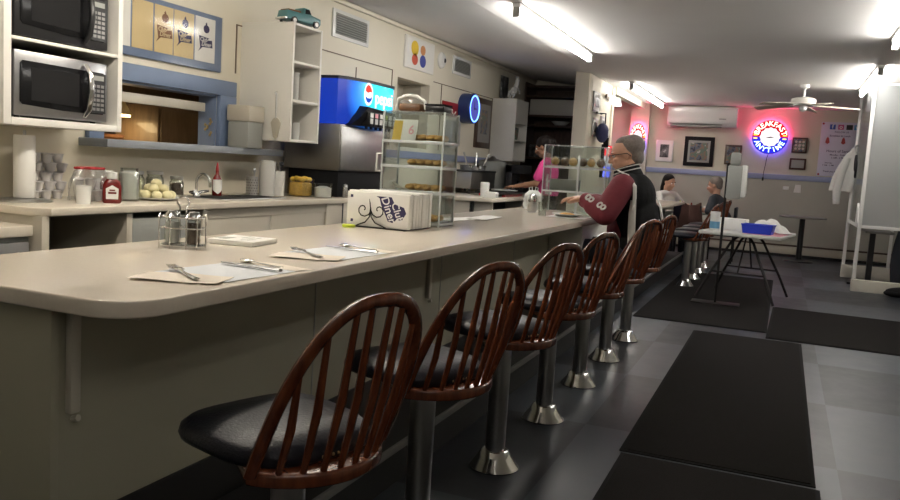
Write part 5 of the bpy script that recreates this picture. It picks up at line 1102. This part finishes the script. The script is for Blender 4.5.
def hand(w, d, n, s=1.0, curl=0.7, side=1):
    """Palm at wrist w, fingers along d, palm normal n (towards the held thing); five separate fingers."""
    w, d, n = Vector(w), Vector(d).normalized(), Vector(n).normalized(); a = d.cross(n).normalized()*side
    out = []
    pc = w+d*0.05*s
    q = Matrix((a, d, n)).transposed()
    out.append(('e', pc, (0.042*s, 0.054*s, 0.016*s), q))
    for k, L in enumerate((0.066, 0.076, 0.072, 0.056)):
        b0 = w+d*(0.088-0.004*abs(k-1.2))*s+a*(0.030-0.0195*k)*s
        b1 = b0+(d*math.cos(0.3*curl)+n*math.sin(0.3*curl)+a*(0.10-0.07*k))*L*0.42*s
        b2 = b1+(d*math.cos(0.9*curl)+n*math.sin(0.9*curl))*L*0.32*s
        b3 = b2+(d*math.cos(1.5*curl)+n*math.sin(1.5*curl))*L*0.26*s
        out.append(('c', [b0-d*0.015*s, b0, b1, b2, b3], [0.0105*s, 0.0105*s, 0.0095*s, 0.0085*s, 0.0072*s]))
    t0 = w+d*0.022*s+a*0.032*s
    t1 = t0+(d*0.7+a*0.75+n*0.3).normalized()*0.036*s; t2 = t1+(d*0.9+a*0.25+n*0.5).normalized()*0.032*s
    out.append(('c', [t0, t1, t2], [0.014*s, 0.0115*s, 0.0088*s]))
    return out
def head_parts(c, yaw, pitch, s=1.0):
    """Skull, jaw, nose, lips, brows, ears; local +x is the face."""
    Rm = Matrix.Rotation(yaw, 3, 'Z') @ Matrix.Rotation(pitch, 3, 'Y'); c = Vector(c)
    P = lambda x, y, z: c+Rm @ (Vector((x, y, z))*s)
    E = lambda p, r: ('e', P(*p), tuple(k*s for k in r), Rm)
    return [E((-0.012, 0, 0.035), (0.098, 0.076, 0.088)), E((0.02, 0, -0.03), (0.070, 0.062, 0.075)), E((0.045, 0, -0.083), (0.036, 0.036, 0.026)),
            ('c', [P(0.086, 0, 0.022), P(0.104, 0, -0.012), P(0.110, 0, -0.026)], [0.009*s, 0.012*s, 0.014*s]),
            E((0.100, 0.013, -0.030), (0.010, 0.008, 0.008)), E((0.100, -0.013, -0.030), (0.010, 0.008, 0.008)),
            E((0.086, 0, -0.054), (0.012, 0.024, 0.0065)), E((0.084, 0, -0.066), (0.012, 0.021, 0.0070)),
            E((0.079, 0.030, 0.030), (0.014, 0.022, 0.008)), E((0.079, -0.030, 0.030), (0.014, 0.022, 0.008)),
            E((0.060, 0.042, -0.020), (0.022, 0.018, 0.016)), E((0.060, -0.042, -0.020), (0.022, 0.018, 0.016)),
            E((-0.008, 0.078, 0.0), (0.018, 0.008, 0.032)), E((-0.008, -0.078, 0.0), (0.018, 0.008, 0.032))], P, Rm
def face_bits(t, P, Rm, s, hairm):
    for y in (-0.030, 0.030):
        e = MB().sph(P(0.076, y, 0.010), 0.0115*s, 12, 8).build('eye', 'whitegloss', t); MB().sph(P(0.0835, y, 0.010), 0.0055*s, 10, 6).build('iris', 'dark', e)
        MB().tube([P(0.086, y-0.018, 0.030), P(0.093, y, 0.035), P(0.084, y+0.018, 0.030)], 0.004*s, 6).build('eyebrow', hairm, t)

# --- the man in the maroon varsity jacket, seated on the seventh stool, facing the counter
ME = (-1.06, 6.30, 0.005)
t = thing('person', ME, 'grey-haired person in glasses and a maroon and black varsity jacket, seated at the counter', 'person')
hp, P, Rm = head_parts((-0.10, -0.02, 1.43), R(188), R(12), 1.09)
sL, eL, wL = (-0.05, -0.235, 1.20), (-0.155, -0.335, 0.995), (-0.335, -0.235, 1.085)     # left arm, nearer the camera
sR, eR, wR = (-0.08, 0.215, 1.20), (-0.24, 0.30, 1.01), (-0.42, 0.06, 1.06)
body = hp+[('c', [P(-0.03, 0, -0.06), (-0.065, -0.01, 1.29), (-0.05, 0, 1.22)], [0.068, 0.066, 0.08]),
    ('e', (-0.03, 0, 1.10), (0.135, 0.195, 0.20)), ('e', (0.0, 0, 0.88), (0.145, 0.185, 0.20)), ('e', (0.02, 0, 0.73), (0.15, 0.19, 0.12)),
    ('c', [sL, eL, wL], [0.062, 0.048, 0.032]), ('c', [sR, eR, wR], [0.062, 0.048, 0.032]),
    ('c', [(0, -0.10, 0.70), (-0.36, -0.15, 0.70), (-0.34, -0.14, 0.28)], [0.085, 0.062, 0.045]), ('c', [(0, 0.10, 0.70), (-0.36, 0.15, 0.70), (-0.34, 0.14, 0.28)], [0.085, 0.062, 0.045]),
    ('c', [(-0.33, -0.14, 0.25), (-0.42, -0.15, 0.215)], [0.042, 0.035]), ('c', [(-0.33, 0.14, 0.25), (-0.42, 0.15, 0.215)], [0.042, 0.035])]
body += hand((-0.345, -0.23, 1.088), (-0.75, 0.5, 0.02), (-0.1, 0.2, -1), 1.1, 0.9, 1)+hand((-0.43, 0.055, 1.06), (-0.75, -0.3, 0.1), (-0.1, -0.2, -1), 1.1, 0.9, -1)
organic('body', body, 'skin', t, 0.007, 4)
face_bits(t, P, Rm, 1.09, 'hairg')
hair = [('e', P(-0.057, 0, 0.060), (0.102, 0.092, 0.092), Rm), ('e', P(-0.080, 0, -0.010), (0.058, 0.080, 0.080), Rm), ('e', P(-0.018, 0.0, 0.100), (0.078, 0.066, 0.044), Rm)]
organic('hair', hair, 'hairg', t, 0.008, 3)
mb = MB()
for y in (-0.031, 0.031): mb.tube([P(0.104, y+0.024*math.cos(a), 0.008+0.017*math.sin(a)) for a in [2*PI*i/20 for i in range(20)]], 0.0028, 6, True)
mb.tube([P(0.106, -0.008, 0.012), P(0.109, 0, 0.014), P(0.106, 0.008, 0.012)], 0.0026, 6)
for y in (-1, 1): mb.tube([P(0.103, y*0.055, 0.014), P(0.06, y*0.082, 0.016), P(-0.02, y*0.089, 0.014), P(-0.045, y*0.086, -0.01)], 0.0034, 6)
mb.build('glasses_frame', 'black', t)
torso = [('e', (-0.015, 0, 1.11), (0.175, 0.232, 0.205)), ('e', (0.03, 0, 0.92), (0.195, 0.225, 0.23)), ('e', (0.04, 0, 0.76), (0.195, 0.222, 0.15)), ('c', [sL, (-0.04, 0, 1.23), sR], [0.078, 0.10, 0.078]), ('c', [(-0.055, -0.01, 1.22), (-0.07, -0.01, 1.285)], [0.115, 0.095])]
jk = organic('jacket_torso', torso, 'jblack', t, 0.011, 5)
for nm, (a, b, c) in (('jacket_sleeve', (sL, eL, wL)), ('jacket_sleeve', (sR, eR, wR))):
    a = Vector(a)+Vector((-0.01, 0.0, 0.0))
    sl = organic(nm, [('c', [a, Vector(a).lerp(Vector(b), 0.5), b, Vector(b).lerp(Vector(c), 0.55), Vector(b).lerp(Vector(c), 0.93)], [0.096, 0.096, 0.094, 0.082, 0.056])], 'maroon', t, 0.009, 5)
    MB().tube([Vector(b).lerp(Vector(c), 0.92), Vector(b).lerp(Vector(c), 1.0)], [0.047, 0.043], 16).build('cuff', 'jblack', sl)
organic('jacket_front', [('e', (-0.10, 0, 1.06), (0.115, 0.19, 0.185)), ('e', (-0.07, 0, 0.86), (0.125, 0.19, 0.18))], 'maroon', t, 0.011, 4)
# white seam stripes: around the shoulder and down the side
def onell(ax, az, y, c=(-0.01, 0, 0.98)): return Vector((c[0]+ax, y, c[2]+az))
MB().tube([(-0.115, -0.178, 1.315), (-0.03, -0.240, 1.285), (0.035, -0.262, 1.205), (0.040, -0.250, 1.115), (0.03, -0.243, 1.03)], [0.010, 0.017, 0.020, 0.020, 0.016], 8, flat=0.5).build('shoulder_stripe', 'jwhite', jk)
MB().tube([(0.03, -0.236, 1.10), (0.03, -0.243, 1.00), (0.035, -0.236, 0.86), (0.04, -0.232, 0.72)], [0.022, 0.027, 0.028, 0.026], 10, flat=0.35).build('side_panel', 'jwhite', jk)
MB().tube([(0.165, -0.03, 1.14), (0.205, -0.03, 1.05), (0.225, -0.03, 0.95), (0.228, -0.03, 0.85)], [0.012, 0.026, 0.028, 0.02], 10, flat=0.35).build('back_letter', 'jwhite', jk)
def ringpts(cx, cy, cz, rx, ry, tilt): return [Vector((cx+rx*math.cos(a)-0.0, cy+ry*math.sin(a), cz+tilt*math.cos(a))) for a in [2*PI*i/32 for i in range(32)]]
cl = MB().loft([ringpts(-0.065, -0.01, 1.275, 0.112, 0.120, 0.03), ringpts(-0.078, -0.01, 1.315, 0.098, 0.104, 0.035), ringpts(-0.085, -0.01, 1.35, 0.092, 0.096, 0.035), ringpts(-0.085, -0.01, 1.345, 0.080, 0.084, 0.035), ringpts(-0.065, -0.01, 1.275, 0.08, 0.085, 0.03)], cap=False).build('collar', 'jblack', jk)
for dz, k in ((0.006, 1.075), (0.036, 1.06)): MB().tube([p for p in ringpts(-0.078, -0.01, 1.305+dz, 0.098*k, 0.104*k, 0.035)], 0.0042, 6, True).build('collar_stripe', 'jwhite', cl)
# sleeve numerals on the near forearm and upper arm
v = (Vector(wL)-Vector(eL)).normalized()
for st, f in (('8', 0.02), ('8', 0.62)):
    c0 = Vector(eL).lerp(Vector(wL), f); nrm = Vector((0.25, -1, 0.35)); nrm = (nrm-v*nrm.dot(v)).normalized(); upv = nrm.cross(v)
    Fm = Matrix.Translation(c0+nrm*(0.0925-0.018*f)) @ Matrix((v, upv, nrm)).transposed().to_4x4()
    MB(Fm).text(st, 0.115, (0, 0, 0), 0.004, R(90)).build('sleeve_number', 'jwhite', t)
organic('trousers', [('e', (0.02, 0, 0.71), (0.16, 0.20, 0.10)), ('c', [(0, -0.10, 0.70), (-0.36, -0.15, 0.70), (-0.34, -0.14, 0.30)], [0.096, 0.074, 0.062]), ('c', [(0, 0.10, 0.70), (-0.36, 0.15, 0.70), (-0.34, 0.14, 0.30)], [0.096, 0.074, 0.062])], 'denim', t, 0.012, 4)
for y in (-0.145, 0.145): organic('shoe', [('c', [(-0.31, y, 0.218), (-0.40, y, 0.212), (-0.45, y, 0.205)], [0.046, 0.044, 0.036])], 'black', t, 0.008, 3)

# --- the woman in pink behind the side counter
t = thing('person', (-2.63, 9.45, 0.0), 'person with dark hair in a hot pink t-shirt working behind the counter, back turned', 'person')
hp, P, Rm = head_parts((-0.10, 0.0, 1.55), R(178), R(20), 1.0)
body = hp+[('c', [P(-0.03, 0, -0.06), (-0.05, 0, 1.42), (-0.03, 0, 1.34)], [0.055, 0.05, 0.07]), ('e', (-0.02, 0, 1.25), (0.10, 0.165, 0.17)), ('e', (0.0, 0, 1.06), (0.10, 0.14, 0.15)), ('e', (0.0, 0, 0.93), (0.12, 0.17, 0.13)),
    ('c', [(-0.02, -0.17, 1.34), (-0.10, -0.22, 1.12), (-0.36, -0.16, 1.07)], [0.045, 0.038, 0.026]), ('c', [(-0.02, 0.17, 1.34), (-0.10, 0.22, 1.12), (-0.36, 0.16, 1.07)], [0.045, 0.038, 0.026]),
    ('c', [(0, -0.09, 0.88), (0, -0.10, 0.48), (0.02, -0.10, 0.08)], [0.085, 0.058, 0.04]), ('c', [(0, 0.09, 0.88), (0, 0.10, 0.48), (0.02, 0.10, 0.08)], [0.085, 0.058, 0.04])]
body += hand((-0.37, -0.16, 1.07), (-1, 0.1, -0.1), (0, 0, -1), 0.95, 0.6, 1)+hand((-0.37, 0.16, 1.07), (-1, -0.1, -0.1), (0, 0, -1), 0.95, 0.6, -1)
organic('body', body, 'skind', t, 0.008, 3)
face_bits(t, P, Rm, 1.0, 'hair')
organic('hair', [('e', P(-0.025, 0, 0.05), (0.105, 0.088, 0.092), Rm), ('e', P(-0.07, 0, -0.02), (0.055, 0.075, 0.08), Rm), ('e', P(-0.13, 0, 0.03), (0.04, 0.04, 0.045), Rm)], 'hair', t, 0.009, 3)
sh = organic('t_shirt', [('e', (-0.02, 0, 1.25), (0.122, 0.188, 0.175)), ('e', (0.0, 0, 1.06), (0.128, 0.17, 0.17)), ('c', [(-0.02, -0.17, 1.345), (-0.03, 0, 1.37), (-0.02, 0.17, 1.345)], [0.065, 0.075, 0.065]), ('c', [(-0.02, -0.18, 1.34), (-0.075, -0.212, 1.20)], [0.066, 0.062]), ('c', [(-0.02, 0.18, 1.34), (-0.075, 0.212, 1.20)], [0.066, 0.062])], 'pink', t, 0.01, 4)
MB(FW @ TR(0.05, 1.12, 0.180)).box(-0.035, -0.01, -0.12, 0.12, 0, 0.006).box(-0.01, 0.04, -0.12, -0.09, 0, 0.006).box(-0.01, 0.04, 0.02, 0.05, 0, 0.006).build('shirt_print', 'paper', sh)
organic('trousers', [('e', (0.0, 0, 0.92), (0.132, 0.182, 0.12)), ('c', [(0, -0.09, 0.88), (0, -0.10, 0.48), (0.02, -0.10, 0.10)], [0.096, 0.07, 0.058]), ('c', [(0, 0.09, 0.88), (0, 0.10, 0.48), (0.02, 0.10, 0.10)], [0.096, 0.07, 0.058])], 'jblack', t, 0.012, 4)
for y in (-0.10, 0.10): organic('shoe', [('c', [(0.03, y, 0.045), (-0.08, y, 0.04), (-0.14, y, 0.034)], [0.045, 0.042, 0.034])], 'black', t, 0.009, 3)

# --- two diners at the far table
def diner(loc, face, label, shirtm, hairm, arms, skinm='skin', lean=0.08, long_hair=False):
    t = thing('person', loc, label, 'person', rz=face)
    hp, P, Rm = head_parts((lean+0.04, 0, 1.19), 0.0, R(12), 1.05)
    S2 = lambda y: (lean, y, 0.98)
    body = hp+[('c', [P(-0.03, 0, -0.06), (lean, 0, 1.05), (lean, 0, 0.98)], [0.056, 0.054, 0.07]), ('e', (lean*0.7, 0, 0.86), (0.11, 0.175, 0.18)), ('e', (0.01, 0, 0.66), (0.12, 0.165, 0.16)), ('e', (0.0, 0, 0.54), (0.13, 0.175, 0.09)),
        ('c', [(0, -0.09, 0.52), (0.40, -0.11, 0.52), (0.40, -0.11, 0.09)], [0.08, 0.058, 0.04]), ('c', [(0, 0.09, 0.52), (0.40, 0.11, 0.52), (0.40, 0.11, 0.09)], [0.08, 0.058, 0.04])]
    el, wr = arms
    for s in (-1, 1): body += [('c', [S2(0.19*s), (el[0], el[1]*s, el[2]), (wr[0], wr[1]*s, wr[2])], [0.05, 0.040, 0.027])]
    for s in (-1, 1): body += hand((wr[0]+.01, wr[1]*s, wr[2]), (1, -0.3*s, 0.05), (0, 0, -1), 1.0, 0.7, s)
    organic('body', body, skinm, t, 0.010, 3)
    face_bits(t, P, Rm, 1.05, hairm)
    hh = [('e', P(-0.03, 0, 0.055), (0.108, 0.088, 0.092), Rm), ('e', P(-0.065, 0, 0.0), (0.056, 0.076, 0.07), Rm)]
    if long_hair: hh += [('c', [P(-0.075, 0, 0.03), P(-0.09, 0, -0.10), P(-0.09, 0, -0.2)], [0.07, 0.06, 0.04])]
    organic('hair', hh, hairm, t, 0.010, 3)
    sh = [('e', (lean*0.7, 0, 0.86), (0.135, 0.20, 0.185)), ('e', (0.01, 0, 0.67), (0.145, 0.19, 0.17)), ('c', [S2(-0.19), (lean, 0, 1.0), S2(0.19)], [0.07, 0.08, 0.07])]
    for s in (-1, 1): sh += [('c', [S2(0.19*s), (el[0], el[1]*s, el[2])], [0.072, 0.062])]
    organic('shirt', sh, shirtm, t, 0.011, 4)
    organic('trousers', [('e', (0, 0, 0.53), (0.145, 0.19, 0.085)), ('c', [(0, -0.09, 0.52), (0.40, -0.11, 0.52), (0.40, -0.11, 0.10)], [0.09, 0.07, 0.055]), ('c', [(0, 0.09, 0.52), (0.40, 0.11, 0.52), (0.40, 0.11, 0.10)], [0.09, 0.07, 0.055])], 'denim', t, 0.013, 3)
    for y in (-0.11, 0.11): organic('shoe', [('c', [(0.38, y, 0.045), (0.47, y, 0.04), (0.53, y, 0.034)], [0.045, 0.042, 0.034])], 'black', t, 0.011, 3)
diner((-1.88, 13.9, 0.0), R(-35), 'person with dark hair in a white top seated at the far table, facing this way', 'wshirt', 'hair', ((0.22, 0.27, 0.82), (0.40, 0.06, 0.86)), long_hair=True)
diner((-0.86, 13.4, 0.0), R(172), 'person in a dark shirt leaning over the far table, facing left', 'shirt', 'hairg', ((0.16, 0.30, 0.80), (0.38, 0.16, 0.80)), 'skin', 0.13)

# ------------------------------------------------------------------ camera, world, view
cam = bpy.data.cameras.new('camera'); co = bpy.data.objects.new('camera', cam); COL.objects.link(co)
yaw, pitch, roll = 0.388435, 0.107861, 0.061253
fwd = Vector((-math.sin(yaw)*math.cos(pitch), math.cos(yaw)*math.cos(pitch), -math.sin(pitch)))
right = Vector((math.cos(yaw), math.sin(yaw), 0)); up = right.cross(fwd)
r2 = math.cos(roll)*right+math.sin(roll)*up; u2 = -math.sin(roll)*right+math.cos(roll)*up
co.matrix_world = Matrix(((r2.x, u2.x, -fwd.x, 0), (r2.y, u2.y, -fwd.y, 0), (r2.z, u2.z, -fwd.z, 1.3), (0, 0, 0, 1)))
cam.sensor_width = 36; cam.lens = 802.74/900*36; cam.clip_start = 0.05
S.camera = co
w = bpy.data.worlds.new('world'); S.world = w; w.use_nodes = True
w.node_tree.nodes['Background'].inputs[0].default_value = (0.5, 0.5, 0.55, 1); w.node_tree.nodes['Background'].inputs[1].default_value = 0.02
S.view_settings.view_transform = 'Standard'; S.view_settings.look = 'None'; S.view_settings.gamma = 1.0; S.view_settings.use_curve_mapping = False
S.view_settings.exposure = 2.4
S.cycles.use_denoising = True
S.cycles.max_bounces = 8; S.cycles.transparent_max_bounces = 24; S.cycles.caustics_reflective = False; S.cycles.caustics_refractive = False
S.cycles.sample_clamp_indirect = 4.0
